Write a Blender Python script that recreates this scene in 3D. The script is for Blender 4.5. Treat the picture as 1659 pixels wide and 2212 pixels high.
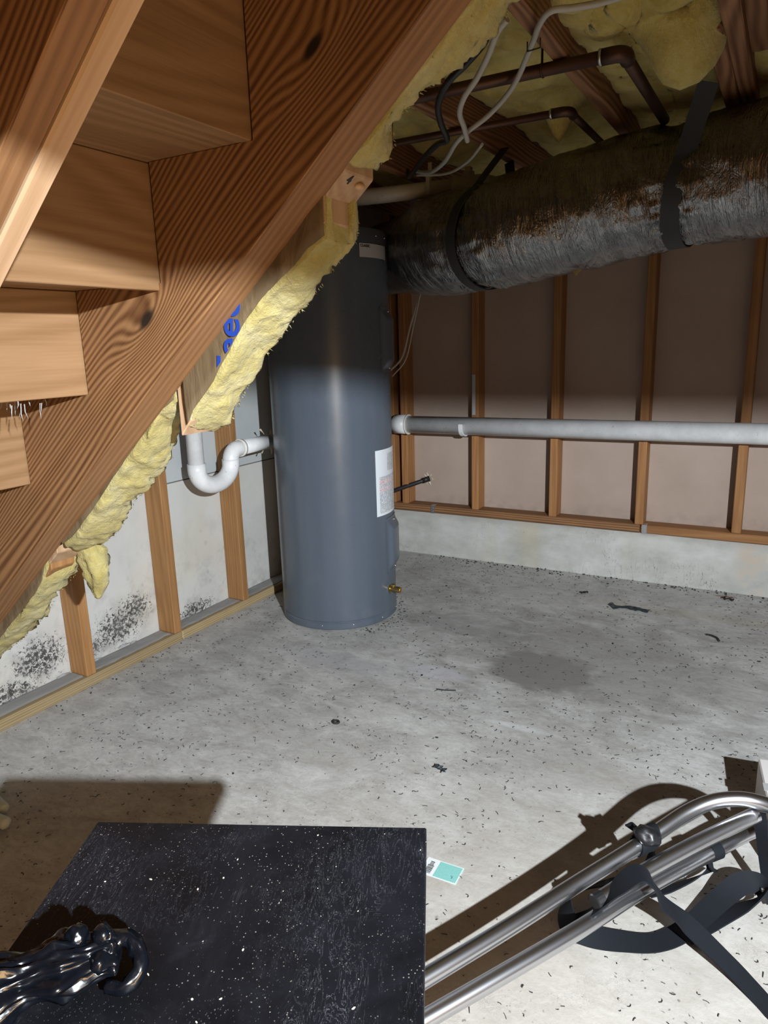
import bpy, bmesh, math, random
from mathutils import Vector, Matrix, noise
from math import sin, cos, pi, radians

for o in list(bpy.data.objects):
    bpy.data.objects.remove(o)
scene = bpy.context.scene
COL = scene.collection
random.seed(7)

# ------------------------------------------------------------------ camera
cam_data = bpy.data.cameras.new('camera')
cam_data.sensor_fit = 'VERTICAL'
cam_data.sensor_height = 36.0
cam_data.lens = 1534.0 / 2212.0 * 36.0
cam_data.clip_start = 0.02
cam = bpy.data.objects.new('camera', cam_data)
COL.objects.link(cam)
_r = Vector((0.872, 0.489, -0.030)); _f = Vector((-0.482, 0.846, -0.230)).normalized()
_r = (_r - _f * _r.dot(_f)).normalized(); _u = _r.cross(_f)
cam.matrix_world = Matrix(((_r.x, _u.x, -_f.x, 2.091), (_r.y, _u.y, -_f.y, -1.435),
                           (_r.z, _u.z, -_f.z, 1.115), (0, 0, 0, 1)))
scene.camera = cam

# ------------------------------------------------------------------ world, lamps, exposure
world = bpy.data.worlds.new('world'); scene.world = world
world.use_nodes = True
world.node_tree.nodes['Background'].inputs[0].default_value = (1.0, 0.8, 0.6, 1)
world.node_tree.nodes['Background'].inputs[1].default_value = 0.0

def add_lamp(name, kind, loc, energy, color, size=0.03, rot=None):
    d = bpy.data.lights.new(name, kind); d.energy = energy; d.color = color
    if kind == 'AREA':
        d.shape = 'SQUARE'; d.size = size
    else:
        d.shadow_soft_size = size
    o = bpy.data.objects.new(name, d); o.location = loc
    if rot: o.rotation_euler = rot
    COL.objects.link(o); return o

LAMP = (3.05, -1.77, 1.48)
wl_ = add_lamp('work_lamp', 'SPOT', LAMP, 610, (0.925, 1.0, 1.06), 0.018)          # bright white flood lamp right of the photographer
wl_.data.spot_size = radians(96); wl_.data.spot_blend = 1.0
wl_.rotation_euler = (Vector((1.05, .65, .0)) - Vector(LAMP)).to_track_quat('-Z', 'Y').to_euler()
fill_ = add_lamp('warm_room_fill', 'AREA', (3.2, -2.5, 1.15), 28.0, (1.0, 0.60, 0.27), 0.6)   # added warm fill, bounced off the walls behind the photographer
fill_.rotation_euler = (Vector((4.7, -4.0, 1.1)) - Vector((3.2, -2.5, 1.15))).to_track_quat('-Z', 'Y').to_euler()
side_ = add_lamp('warm_side_fill', 'AREA', (2.75, -1.45, .50), 20.0, (1.0, 0.64, 0.31), 0.55)   # added warm fill low beside the photographer, brightens the stair
side_.rotation_euler = Vector((-.85, -.48, .20)).to_track_quat('-Z', 'Y').to_euler()
scene.view_settings.view_transform = 'Standard'
scene.view_settings.look = 'None'
scene.view_settings.exposure = 0.0
scene.view_settings.gamma = 1.0
scene.view_settings.use_curve_mapping = False

# ------------------------------------------------------------------ node helper
class Mat:
    def __init__(self, name):
        self.m = bpy.data.materials.new(name); self.m.use_nodes = True
        self.t = self.m.node_tree; self.t.nodes.clear()
        self.out = self.t.nodes.new('ShaderNodeOutputMaterial')
        self.b = self.t.nodes.new('ShaderNodeBsdfPrincipled')
        self.t.links.new(self.b.outputs[0], self.out.inputs[0])
    def set(self, sock, val):
        if hasattr(val, 'is_linked') or isinstance(val, bpy.types.NodeSocket):
            self.t.links.new(val, sock)
        else:
            sock.default_value = val
    def p(self, **kw):
        names = dict(color='Base Color', rough='Roughness', metal='Metallic', normal='Normal', spec='Specular IOR Level',
                     coat='Coat Weight', coatr='Coat Roughness', sss='Subsurface Weight', sheen='Sheen Weight', aniso='Anisotropic')
        for k, v in kw.items():
            if isinstance(v, tuple) and len(v) == 3: v = (*v, 1)
            self.set(self.b.inputs[names[k]], v)
        return self
    def node(self, typ, inputs=None, out=0, **props):
        n = self.t.nodes.new('ShaderNode' + typ)
        for k, v in props.items(): setattr(n, k, v)
        for k, v in (inputs or {}).items():
            if isinstance(v, tuple) and len(v) == 3 and n.inputs[k].type == 'RGBA': v = (*v, 1)
            self.set(n.inputs[k], v)
        return n.outputs[out]
    def obj(self): return self.node('TexCoord', out=3)
    def uv(self): return self.node('TexCoord', out=2)
    def rnd(self): return self.node('ObjectInfo', out=5)
    def math(self, op, a, b=0.0, c=0.0, clamp=False):
        return self.node('Math', {0: a, 1: b, 2: c}, operation=op, use_clamp=clamp)
    def vmath(self, op, a, b=(0, 0, 0)):
        return self.node('VectorMath', {0: a, 1: b}, operation=op)
    def scale(self, v, s): return self.vmath('MULTIPLY', v, s)
    def noise(self, v, scale, detail=3.0, rough=0.55, dist=0.0):
        return self.node('TexNoise', {'Vector': v, 'Scale': scale, 'Detail': detail, 'Roughness': rough, 'Distortion': dist})
    def vor(self, v, scale, rnd=1.0):
        return self.node('TexVoronoi', {'Vector': v, 'Scale': scale, 'Randomness': rnd})
    def ramp(self, f, stops, interp='LINEAR'):
        n = self.t.nodes.new('ShaderNodeValToRGB'); n.color_ramp.interpolation = interp
        e = n.color_ramp.elements
        while len(e) < len(stops): e.new(0.5)
        for el, (pos, c) in zip(e, stops):
            el.position = pos; el.color = (*c, 1) if isinstance(c, tuple) else (c, c, c, 1)
        self.t.links.new(f, n.inputs[0]); return n.outputs[0]
    def step(self, x, lo, hi):
        return self.node('MapRange', {'Value': x, 'From Min': lo, 'From Max': hi}, interpolation_type='SMOOTHSTEP')
    def mix(self, f, a, b, blend='MIX'):
        n = self.t.nodes.new('ShaderNodeMix'); n.data_type = 'RGBA'; n.blend_type = blend
        for i, v in ((0, f), (6, a), (7, b)):
            if isinstance(v, tuple) and len(v) == 3: v = (*v, 1)
            self.set(n.inputs[i], v)
        return n.outputs[2]
    def sep(self, v):
        n = self.t.nodes.new('ShaderNodeSeparateXYZ'); self.t.links.new(v, n.inputs[0]); return n.outputs
    def bump(self, h, strength=0.3, dist=0.01):
        return self.node('Bump', {'Height': h, 'Strength': strength, 'Distance': dist})

def plain(name, color, rough=0.5, metal=0.0, **kw):
    return Mat(name).p(color=color, rough=rough, metal=metal, **kw).m

def wood(name, dark, light, freq=90, amp=6.0, stretch=0.16, nscale=7.0, zf=0.6, contrast=1.0, rough=0.6, knots=(), dirt=0.25, jitter=True):
    """softwood: growth ring contours stretched along the board (local X)"""
    M = Mat(name)
    co = M.obj()
    r = M.rnd()
    off = M.node('CombineXYZ', {0: M.math('MULTIPLY', r, 13.0), 1: M.math('MULTIPLY', r, 7.0), 2: M.math('MULTIPLY', r, 5.0)})
    p = M.vmath('ADD', co, off) if jitter else co
    s = M.scale(p, (stretch, 1, 1))
    n1 = M.noise(s, nscale, 2.0, 0.5)
    x, y, z = M.sep(co)
    v = M.math('ADD', M.math('MULTIPLY', y, float(freq)), M.math('MULTIPLY', z, float(freq * zf)))
    v = M.math('ADD', v, M.math('MULTIPLY', n1, float(amp)))
    dark_k = None
    for (kx, ky, ks, ka) in knots:
        d = M.vmath('SUBTRACT', co, (kx, ky, 0))
        d = M.scale(d, (0.45, 1, 0))
        L = M.node('VectorMath', {0: d}, out=1, operation='LENGTH')
        g = M.math('DIVIDE', L, ks)
        g = M.math('EXPONENT', M.math('MULTIPLY', M.math('MULTIPLY', g, g), -1.0))
        v = M.math('ADD', v, M.math('MULTIPLY', g, ka))
        dk = M.step(L, ks * 0.34, ks * 0.12)
        dark_k = dk if dark_k is None else M.math('MAXIMUM', dark_k, dk)
    b = M.math('SINE', M.math('MULTIPLY', v, 2 * pi))
    b = M.math('MULTIPLY_ADD', b, 0.5, 0.5)
    streak = M.noise(M.scale(p, (0.03, 1, 1)), 160.0, 3.0, 0.6)
    f = M.math('MULTIPLY_ADD', streak, 0.55, M.math('MULTIPLY', b, 0.62 * contrast))
    mid = tuple((a + c) / 2 for a, c in zip(dark, light))
    col = M.ramp(f, [(0.18, dark), (0.5, mid), (0.85, light)])
    blot = M.noise(p, 2.6, 4.0, 0.6)
    col = M.mix(M.math('MULTIPLY', M.step(blot, 0.42, 0.7), dirt), col, tuple(c * 0.55 for c in dark), 'MIX')
    tone = M.math('MULTIPLY_ADD', r, 0.26, 0.87)
    tn = M.node('CombineXYZ', {0: tone, 1: tone, 2: tone})
    col = M.mix(1.0, col, tn, 'MULTIPLY')
    if dark_k is not None:
        col = M.mix(dark_k, col, (0.02, 0.012, 0.008))
    M.p(color=col, rough=rough, normal=M.bump(M.math('ADD', M.math('MULTIPLY', b, 0.4), streak), 0.25, 0.002), spec=0.3)
    return M.m

# ------------------------------------------------------------------ materials
def concrete_floor():
    M = Mat('concrete_floor'); co = M.obj()
    warp = M.noise(co, 2.2, 4.0, 0.6)
    big = M.noise(co, 1.3, 6.0, 0.62, 0.6)
    med = M.noise(M.scale(co, (1.0, 1.5, 1)), 6.0, 6.0, 0.65, 0.8)
    fine = M.noise(co, 90.0, 4.0, 0.7)
    col = M.ramp(big, [(0.30, (0.31, 0.295, 0.27)), (0.5, (0.46, 0.445, 0.415)), (0.72, (0.58, 0.57, 0.54))])
    col = M.mix(0.5, col, M.ramp(med, [(0.32, (0.20, 0.19, 0.18)), (0.5, (0.44, 0.435, 0.42)), (0.68, (0.66, 0.655, 0.635))]))
    pat = M.noise(M.scale(co, (1.0, 2.0, 1)), 16.0, 6.0, 0.7, 1.5)
    col = M.mix(0.28, col, M.ramp(pat, [(0.35, (0.22, 0.21, 0.205)), (0.62, (0.62, 0.615, 0.60))]))
    col = M.mix(M.math('MULTIPLY', M.step(fine, 0.48, 0.75), 0.38), col, (0.25, 0.235, 0.215))
    # damp patch near the heater, blotches of old paint and glue, beige tint over the near floor
    def blob(cx, cy, sx, sy, lo, hi, rag=0.5):
        d = M.vmath('SUBTRACT', co, (cx, cy, 0)); d = M.scale(d, (1 / sx, 1 / sy, 0))
        L = M.node('VectorMath', {0: d}, out=1, operation='LENGTH')
        L = M.math('ADD', L, M.math('MULTIPLY', M.math('SUBTRACT', med, 0.5), rag * 2.2))
        return M.step(L, hi, lo)
    def put(c, mask, k, colr): return M.mix(M.math('MULTIPLY', mask, k), c, colr)
    col = put(col, blob(1.43, 0.80, .20, .15, .75, 1.15), 0.75, (0.15, 0.145, 0.14))
    col = put(col, blob(1.60, 0.95, .48, .40, .5, 1.4), 0.55, (0.21, 0.195, 0.175))
    col = put(col, blob(1.05, 1.05, .34, .12, .5, 1.2), 0.4, (0.21, 0.205, 0.2))
    col = put(col, blob(0.30, 0.45, .10, .4, .4, 1.2), 0.3, (0.22, 0.215, 0.21))
    col = put(col, blob(1.10, 0.62, .12, .05, .5, 1.3), 0.5, (0.60, 0.58, 0.62))
    col = put(col, blob(1.48, 0.40, .10, .018, .5, 1.2, .3), 0.6, (0.66, 0.68, 0.68))
    col = put(col, blob(0.72, 0.55, .3, .08, .5, 1.3), 0.35, (0.36, 0.34, 0.37))
    col = put(col, blob(1.62, .30, .28, .20, .4, 1.3), 0.35, (0.26, 0.24, 0.215))
    col = put(col, blob(0.95, .05, .35, .10, .4, 1.3), 0.3, (0.29, 0.265, 0.235))
    col = put(col, blob(2.0, -.45, 1.0, .7, .3, 1.4), 0.55, (0.43, 0.385, 0.325))
    col = put(col, blob(1.45, 0.16, .10, .05, .4, 1.2), 0.35, (0.23, 0.22, 0.2))
    col = put(col, blob(1.95, 1.55, .6, .05, .5, 1.3), 0.3, (0.40, 0.36, 0.27))
    col = put(col, blob(2.083, -0.02, .008, .006, .5, 1.3, .2), 0.8, (0.45, 0.2, 0.08))
    col = put(col, blob(1.93, 1.83, .05, .012, .5, 1.3, .3), 0.8, (0.25, 0.09, 0.04))
    # dark flecks
    v = M.vor(M.vmath('ADD', co, M.scale(M.node('TexNoise', {'Vector': co, 'Scale': 60.0}, out=1), (.02, .02, .02))), 62.0)
    dens = M.step(M.noise(co, 4.5, 3.0, 0.6), 0.40, 0.66)
    fl = M.math('MULTIPLY', M.step(v, 0.20, 0.10), dens)
    col = M.mix(M.math('MULTIPLY', fl, 0.75), col, (0.06, 0.055, 0.05))
    hair = M.noise(co, 34.0, 5.0, 0.75, 2.2)
    hl = M.math('MULTIPLY', M.step(M.math('ABSOLUTE', M.math('SUBTRACT', hair, 0.5)), 0.012, 0.003), M.step(M.noise(co, 9.0, 2.0), 0.48, 0.62))
    col = M.mix(M.math('MULTIPLY', hl, 0.55), col, (0.09, 0.085, 0.08))
    # tool joint in the slab
    h = M.math('ADD', M.math('MULTIPLY', med, 0.6), M.math('MULTIPLY', fine, 0.35))
    M.p(color=col, rough=M.math('MULTIPLY_ADD', med, 0.25, 0.6), normal=M.bump(h, 0.35, 0.006), spec=0.3)
    return M.m

def moldy_board(name, base, mold):
    M = Mat(name); co = M.obj()
    n = M.noise(co, 3.0, 5.0, 0.6)
    col = M.ramp(n, [(0.3, tuple(c * 0.86 for c in base)), (0.7, base)])
    x, y, z = M.sep(co)
    if mold:
        grime = M.noise(co, 11.0, 6.0, 0.7)
        g = M.math('MULTIPLY', M.step(grime, 0.45, 0.72), M.step(z, 0.62, 0.05))
        col = M.mix(M.math('MULTIPLY', g, 0.6), col, (0.30, 0.29, 0.30))
        yel = M.math('MULTIPLY', M.step(M.noise(co, 2.4, 3.0), 0.5, 0.68), 0.28)
        col = M.mix(yel, col, (0.52, 0.46, 0.33))
        spots = M.vor(co, 17.0)
        sp = M.math('MULTIPLY', M.step(spots, 0.24, 0.05), M.step(M.noise(co, 5.0), 0.45, 0.6))
        sp = M.math('MULTIPLY', sp, M.step(z, 0.55, 0.15))
        col = M.mix(M.math('MULTIPLY', sp, 0.5), col, (0.24, 0.24, 0.23))
        # mold colonies
        m = None
        for (cy, cz, sy, sz) in ((0.22, 0.125, 0.17, 0.105), (0.30, 0.17, 0.12, 0.08), (-0.10, 0.13, 0.15, 0.11), (-0.22, 0.06, 0.14, 0.06), (0.10, 0.09, .08, .05), (0.62, 0.06, .15, .05)):
            d = M.vmath('SUBTRACT', co, (0, cy, cz)); d = M.scale(d, (0, 1 / sy, 1 / sz))
            L = M.node('VectorMath', {0: d}, out=1, operation='LENGTH')
            k = M.step(L, 1.25, 0.2)
            m = k if m is None else M.math('MAXIMUM', m, k)
        sn = M.noise(co, 75.0, 5.0, 0.8, 0.5)
        th = M.math('MULTIPLY_ADD', m, -0.22, 0.675)
        mk = M.math('MULTIPLY', M.step(M.math('SUBTRACT', sn, th), 0.0, 0.05), M.step(m, 0.02, 0.25))
        col = M.mix(M.math('MULTIPLY', mk, 0.93), col, (0.025, 0.025, 0.025))
        soft = M.math('MULTIPLY', m, M.step(M.noise(co, 20.0, 4.0), 0.42, 0.66))
        col = M.mix(M.math('MULTIPLY', soft, 0.45), col, (0.17, 0.165, 0.16))
    M.p(color=col, rough=0.75, normal=M.bump(M.noise(co, 40.0, 4.0), 0.12, 0.004), spec=0.25)
    return M.m

def fibreboard():
    M = Mat('brown_fibreboard'); co = M.obj()
    n = M.noise(co, 2.0, 5.0, 0.6); f = M.noise(co, 160.0, 3.0, 0.7)
    col = M.ramp(n, [(0.3, (0.36, 0.275, 0.225)), (0.7, (0.45, 0.355, 0.295))])
    col = M.mix(M.math('MULTIPLY', M.step(f, .5, .8), .15), col, (0.26, 0.2, 0.16))
    x, y, z = M.sep(co)
    base = M.math('MULTIPLY', M.step(z, 0.36, 0.26), M.step(M.noise(co, 14.0, 5.0), 0.4, 0.66))
    col = M.mix(M.math('MULTIPLY', base, .45), col, (0.24, 0.2, 0.17))
    M.p(color=col, rough=0.85, normal=M.bump(f, 0.1, 0.002), spec=0.2); return M.m

def curb_concrete():
    M = Mat('curb_concrete'); co = M.obj()
    n = M.noise(M.scale(co, (1, 1, 1.6)), 5.0, 6.0, 0.65); x, y, z = M.sep(co)
    col = M.ramp(n, [(0.3, (0.36, 0.355, 0.33)), (0.7, (0.56, 0.56, 0.53))])
    st = M.math('MULTIPLY', M.step(M.noise(M.scale(co, (1, 1, .25)), 3.2, 3.0), 0.5, 0.68), M.step(x, 1.75, 1.05))
    col = M.mix(M.math('MULTIPLY', st, .6), col, (0.47, 0.41, 0.27))
    rs = M.math('MULTIPLY', M.step(M.math('ABSOLUTE', M.math('SUBTRACT', x, 2.02)), 0.09, 0.02), M.step(n, .4, .6))
    col = M.mix(M.math('MULTIPLY', rs, .6), col, (0.5, 0.36, 0.24))
    cr = M.noise(M.scale(co, (1, 1, .35)), 16.0, 4.0, 0.7, 1.5)
    c1 = M.math('MULTIPLY', M.step(M.math('ABSOLUTE', M.math('SUBTRACT', cr, 0.5)), 0.007, 0.002), M.step(M.noise(co, 3.0), .53, .62))
    col = M.mix(M.math('MULTIPLY', c1, .7), col, (0.12, 0.11, 0.1))
    sp = M.math('MULTIPLY', M.step(M.vor(co, 30.0), .13, .06), M.step(M.noise(co, 6.0), .5, .65))
    col = M.mix(M.math('MULTIPLY', sp, .6), col, (0.14, 0.13, 0.12))
    top = M.step(z, 0.19, 0.225)
    col = M.mix(M.math('MULTIPLY', top, .4), col, (0.36, 0.33, 0.29))
    M.p(color=col, rough=0.8, normal=M.bump(n, 0.3, 0.008), spec=0.25); return M.m

def fibreglass(name, c0, c1, c2, dirt=0.2):
    M = Mat(name); co = M.obj()
    n = M.noise(co, 9.0, 5.0, 0.65, 0.8); f = M.noise(M.scale(co, (1, .5, .5)), 120.0, 4.0, 0.75, 1.0)
    col = M.ramp(n, [(0.3, c0), (0.5, c1), (0.72, c2)])
    col = M.mix(M.math('MULTIPLY', M.step(f, .45, .75), .35), col, c2)
    d = M.step(M.noise(co, 5.0, 4.0, .6), .55, .8)
    col = M.mix(M.math('MULTIPLY', d, dirt), col, (0.20, 0.16, 0.07))
    h = M.math('ADD', M.math('MULTIPLY', f, .5), M.noise(co, 38.0, 4.0, .7))
    M.p(color=col, rough=1.0, normal=M.bump(h, 0.6, 0.012), spec=0.05, sheen=0.15); return M.m

def kraft():
    M = Mat('kraft_paper'); co = M.obj()
    n = M.noise(M.scale(co, (1, 1, .4)), 16.0, 5.0, .65, .6)
    col = M.ramp(n, [(0.3, (0.10, 0.068, 0.034)), (0.7, (0.19, 0.137, 0.078))])
    M.p(color=col, rough=0.7, normal=M.bump(n, .5, .01), spec=.3); return M.m

def foil():
    M = Mat('foil_wrap'); uv = M.uv()
    a = M.noise(M.scale(uv, (1, .07, 1)), 55.0, 4.0, .65, .6)
    b = M.noise(M.scale(uv, (1, .5, 1)), 20.0, 5.0, .7, 1.2)
    c = M.noise(M.scale(uv, (1, .12, 1)), 150.0, 3.0, .7, .3)
    h = M.math('ADD', M.math('MULTIPLY', a, .6), M.math('ADD', M.math('MULTIPLY', b, .7), M.math('MULTIPLY', c, .30)))
    col = M.ramp(b, [(0.3, (0.20, 0.195, 0.19)), (0.7, (0.36, 0.358, 0.355))])
    M.p(color=col, metal=1.0, rough=M.math('MULTIPLY_ADD', b, .16, .10), normal=M.bump(h, .75, .018)); return M.m

def painted_tank():
    M = Mat('tank_grey_paint'); co = M.obj()
    n = M.noise(M.scale(co, (1, 1, .06)), 14.0, 3.0, .5)
    col = M.ramp(n, [(0.3, (0.075, 0.094, 0.120)), (0.7, (0.090, 0.110, 0.138))])
    sm = M.noise(co, 7.0, 5.0, .65)
    col = M.mix(M.math('MULTIPLY', M.step(sm, .56, .75), .12), col, (0.2, 0.21, 0.22))
    M.p(color=col, rough=M.math('MULTIPLY_ADD', sm, .16, .20), spec=.45, normal=M.bump(M.noise(M.scale(co, (1, 1, .12)), 5.0, 2.0), .06, .02)); return M.m

def pvc(name, c):
    M = Mat(name); co = M.obj()
    n = M.noise(co, 12.0, 5.0, .65)
    col = M.ramp(n, [(0.3, tuple(k * .82 for k in c)), (0.6, c)])
    sp = M.math('MULTIPLY', M.step(M.noise(co, 70.0, 3.0), .66, .72), .4)
    col = M.mix(sp, col, (0.2, 0.18, 0.16))
    M.p(color=col, rough=0.38, spec=.4); return M.m

def black_top():
    M = Mat('dusty_black_top'); co = M.obj()
    n = M.noise(co, 9.0, 6.0, .65, .6); dn = M.step(M.noise(co, 7.0, 4.0, .65), .40, .70)
    col = M.ramp(n, [(0.35, (0.003, 0.0032, 0.004)), (0.8, (0.010, 0.0105, 0.015))])
    film = M.math('MULTIPLY', M.step(M.noise(co, 26.0, 6.0, .75, .8), .5, .8), .10)
    col = M.mix(film, col, (0.07, 0.07, 0.085))
    v = M.vor(co, 230.0)
    fl = M.math('MULTIPLY', M.step(v, .17, .06), dn)
    col = M.mix(M.math('MULTIPLY', fl, .8), col, (0.45, 0.40, 0.34))
    v2 = M.vor(M.scale(co, (1, .5, 1)), 520.0)
    fl2 = M.math('MULTIPLY', M.step(v2, .2, .08), M.step(M.noise(co, 12.0, 3.0), .48, .66))
    col = M.mix(M.math('MULTIPLY', fl2, .5), col, (0.16, 0.155, 0.15))
    sc = M.noise(M.scale(co, (1, .2, 1)), 60.0, 4.0, .7, 3.0)
    s2 = M.math('MULTIPLY', M.step(M.math('ABSOLUTE', M.math('SUBTRACT', sc, .5)), .008, .002), M.step(M.noise(co, 5.0), .52, .62))
    col = M.mix(M.math('MULTIPLY', s2, .3), col, (0.2, 0.2, 0.22))
    M.p(color=col, rough=M.math('MULTIPLY_ADD', n, .3, .34), spec=.2); return M.m

def warning_print():
    M = Mat('warning_label_print'); x, y, z = M.sep(M.uv())
    row = M.math('FLOOR', M.math('MULTIPLY', y, 64.0)); fr = M.math('FRACT', M.math('MULTIPLY', y, 64.0))
    line = M.step(fr, .32, .42)
    cell = M.node('CombineXYZ', {0: M.math('MULTIPLY', x, 70.0), 1: M.math('MULTIPLY', row, 3.7), 2: 0.0})
    ink = M.step(M.noise(cell, 1.0, 2.0, .7), .42, .52)
    endr = M.node('TexWhiteNoise', {'W': row}, noise_dimensions='1D')
    ink = M.math('MULTIPLY', M.math('MULTIPLY', ink, line), M.math('LESS_THAN', x, M.math('MULTIPLY_ADD', endr, .35, .64)))
    low = M.math('MULTIPLY', M.math('LESS_THAN', y, .60), M.math('GREATER_THAN', y, .04))
    low = M.math('MULTIPLY', low, M.math('GREATER_THAN', x, .09))
    up = M.math('MULTIPLY', M.math('GREATER_THAN', y, .66), M.math('LESS_THAN', y, .93))
    up = M.math('MULTIPLY', up, M.math('GREATER_THAN', x, .38))
    body = M.math('MULTIPLY', ink, M.math('MAXIMUM', low, up))
    red = M.math('MAXIMUM', M.math('MULTIPLY', M.math('GREATER_THAN', y, .47), M.math('LESS_THAN', y, .545)),
                 M.math('MULTIPLY', M.math('GREATER_THAN', y, .37), M.math('LESS_THAN', y, .43)))
    c = M.mix(red, (0.10, 0.12, 0.14), (0.5, 0.09, 0.09))
    col = M.mix(M.math('MULTIPLY', body, .85), (0.72, 0.76, 0.80), c)
    M.p(color=col, rough=.35); return M.m

def card_print():
    M = Mat('teal_card_print'); co = M.uv(); x, y, z = M.sep(co)
    n = M.noise(M.scale(co, (60, 24, 1)), 1.0, 3.0, .7)
    teal = M.mix(M.math('MULTIPLY', M.step(n, .5, .62), .5), (0.25, 0.55, 0.51), (0.08, 0.25, 0.24))
    edge = M.math('MAXIMUM', M.math('GREATER_THAN', M.math('ABSOLUTE', M.math('SUBTRACT', x, .5)), .47), M.math('GREATER_THAN', M.math('ABSOLUTE', M.math('SUBTRACT', y, .5)), .45))
    teal = M.mix(edge, teal, (0.62, 0.72, 0.7))
    col = M.mix(M.math('LESS_THAN', x, .36), teal, (0.72, 0.74, 0.74))
    M.p(color=col, rough=.5); return M.m

MT = dict(
    floor=concrete_floor(), curb=curb_concrete(), fibre=fibreboard(),
    mold=moldy_board('moldy_white_board', (0.60, 0.60, 0.575), True), upper=moldy_board('grey_white_board', (0.50, 0.53, 0.54), False),
    stringer=wood('stringer_wood', (0.10, 0.037, 0.013), (0.34, 0.18, 0.078), 92, 26.0, 0.13, 4.0, 0.3, .85, .6,
                  knots=((1.50, 0.0876, 0.045, 5.0), (2.02, 0.109, 0.04, 3.0))),
    stringer_edge=wood('stringer_edge_wood', (0.20, 0.095, 0.038), (0.38, 0.205, 0.095), 60, 8.0, 0.06, 6.0, 1.0, .4),
    tread=wood('stair_board_wood', (0.215, 0.12, 0.055), (0.33, 0.20, 0.105), 24, 14.0, 0.16, 3.5, .4, .5, .55, dirt=.10),
    stud=wood('stud_wood', (0.28, 0.135, 0.05), (0.49, 0.27, 0.11), 45, 12.0, 0.10, 5.0, .6, .3, .65),
    stud_back=wood('dark_stud_wood', (0.26, 0.115, 0.042), (0.47, 0.245, 0.095), 45, 12.0, 0.10, 5.0, .6, .3, .65),
    joist=wood('joist_wood', (0.12, 0.045, 0.02), (0.33, 0.165, 0.08), 70, 14.0, 0.14, 5.0, .6, .8, .65),
    plate=wood('treated_plate_wood', (0.24, 0.17, 0.085), (0.44, 0.345, 0.20), 110, 4.0, 0.05, 7.0, 1.0, .6, .7),
    sill=wood('sill_wood', (0.13, 0.055, 0.022), (0.33, 0.17, 0.075), 90, 4.0, 0.08, 7.0, 1.0, .8, .7),
    pale=wood('pale_stud_wood', (0.40, 0.25, 0.14), (0.60, 0.42, 0.27), 40, 3.0, 0.12, 6.0, .6, .4, .6, dirt=.1),
    sub=wood('subfloor_wood', (0.12, 0.06, 0.03), (0.28, 0.17, 0.09), 30, 4.0, 0.3, 4.0),
    glass=fibreglass('yellow_fibreglass', (0.34, 0.275, 0.078), (0.43, 0.365, 0.14), (0.49, 0.44, 0.24), .28),
    glass_dark=fibreglass('ceiling_fibreglass', (0.36, 0.26, 0.06), (0.50, 0.39, 0.115), (0.58, 0.49, 0.20), .45),
    kraft=kraft(), foil=foil(), tank=painted_tank(),
    tank_dark=plain('tank_lid_paint', (0.07, 0.08, 0.095), .35),
    pvc=pvc('white_pvc', (0.80, 0.81, 0.82)), pvc_old=pvc('aged_pvc', (0.52, 0.50, 0.45)), beige=pvc('beige_pvc', (0.45, 0.36, 0.26)),
    ring=plain('pvc_cement_ring', (0.75, 0.74, 0.66), .4),
    copper=plain('tarnished_copper', (0.085, 0.045, 0.032), .5, .8), solder=plain('solder', (0.5, 0.5, 0.48), .35, .9),
    brass=plain('brass', (0.50, 0.36, 0.14), .32, 1.0), steel=plain('polished_tube', (0.60, 0.61, 0.64), .28, 1.0),
    galv=plain('galvanised', (0.5, 0.51, 0.53), .4, .9), screw=plain('screw_head', (0.8, 0.8, 0.8), .25, 1.0),
    black_rub=plain('black_rubber', (0.012, 0.012, 0.013), .5), web=plain('black_webbing', (0.0065, 0.008, 0.0115), .8, spec=.25),
    cable_w=plain('white_cable', (0.40, 0.38, 0.34), .5), cable_b=plain('black_cable', (0.01, 0.01, 0.011), .4),
    strap=plain('black_duct_strap', (0.022, 0.022, 0.023), .6),
    blacktop=black_top(), blackleg=plain('black_leg', (0.01, 0.01, 0.011), .4),
    gloss=plain('glossy_black_plastic', (0.0025, 0.0032, 0.005), .2, spec=.4),
    crumb=plain('pale_crumb', (0.7, 0.62, 0.5), .8), debris=plain('dark_debris', (0.02, 0.019, 0.018), .8),
    white_box=plain('white_carton', (0.66, 0.62, 0.60), .6), glove=plain('pale_rubber', (0.55, 0.60, 0.55), .55),
    torn=plain('torn_black_plastic', (0.022, 0.03, 0.034), .35), wool=plain('web_dust', (0.36, 0.36, 0.36), .9),
    label=warning_print(), brandlabel=plain('grey_label', (0.46, 0.47, 0.48), .35), ink=plain('black_ink', (0.01, 0.01, 0.012), .5),
    blueink=plain('blue_ink', (0.01, 0.05, 0.33), .6), card=card_print(), room=plain('plain_room_board', (0.16, 0.12, 0.085), .9),
    dust=plain('grey_plate_dust', (0.28, 0.275, 0.265), .95), rear=plain('rear_wall_board', (0.52, 0.40, 0.29), .9), paper=plain('chipped_paper', (0.62, 0.55, 0.42), .9),
)

# ------------------------------------------------------------------ object helpers
def link(name, me, mat, parent=None):
    o = bpy.data.objects.new(name, me)
    if mat is not None and not me.materials: me.materials.append(mat)
    COL.objects.link(o)
    if parent is not None: o.parent = parent
    return o

def from_bm(name, bm, mat, parent=None, smooth=False, M=None):
    me = bpy.data.meshes.new(name)
    bmesh.ops.recalc_face_normals(bm, faces=bm.faces)
    bm.to_mesh(me); bm.free()
    if smooth:
        for p in me.polygons: p.use_smooth = True
    o = link(name, me, mat, parent)
    if M is not None: o.matrix_local = M
    return o

def thing(name, label, cat, loc=(0, 0, 0), group=None):
    o = bpy.data.objects.new(name, None); COL.objects.link(o); o.location = loc
    o.empty_display_size = 0.05
    o['label'] = label; o['category'] = cat
    if group: o['group'] = group
    return o

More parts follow.
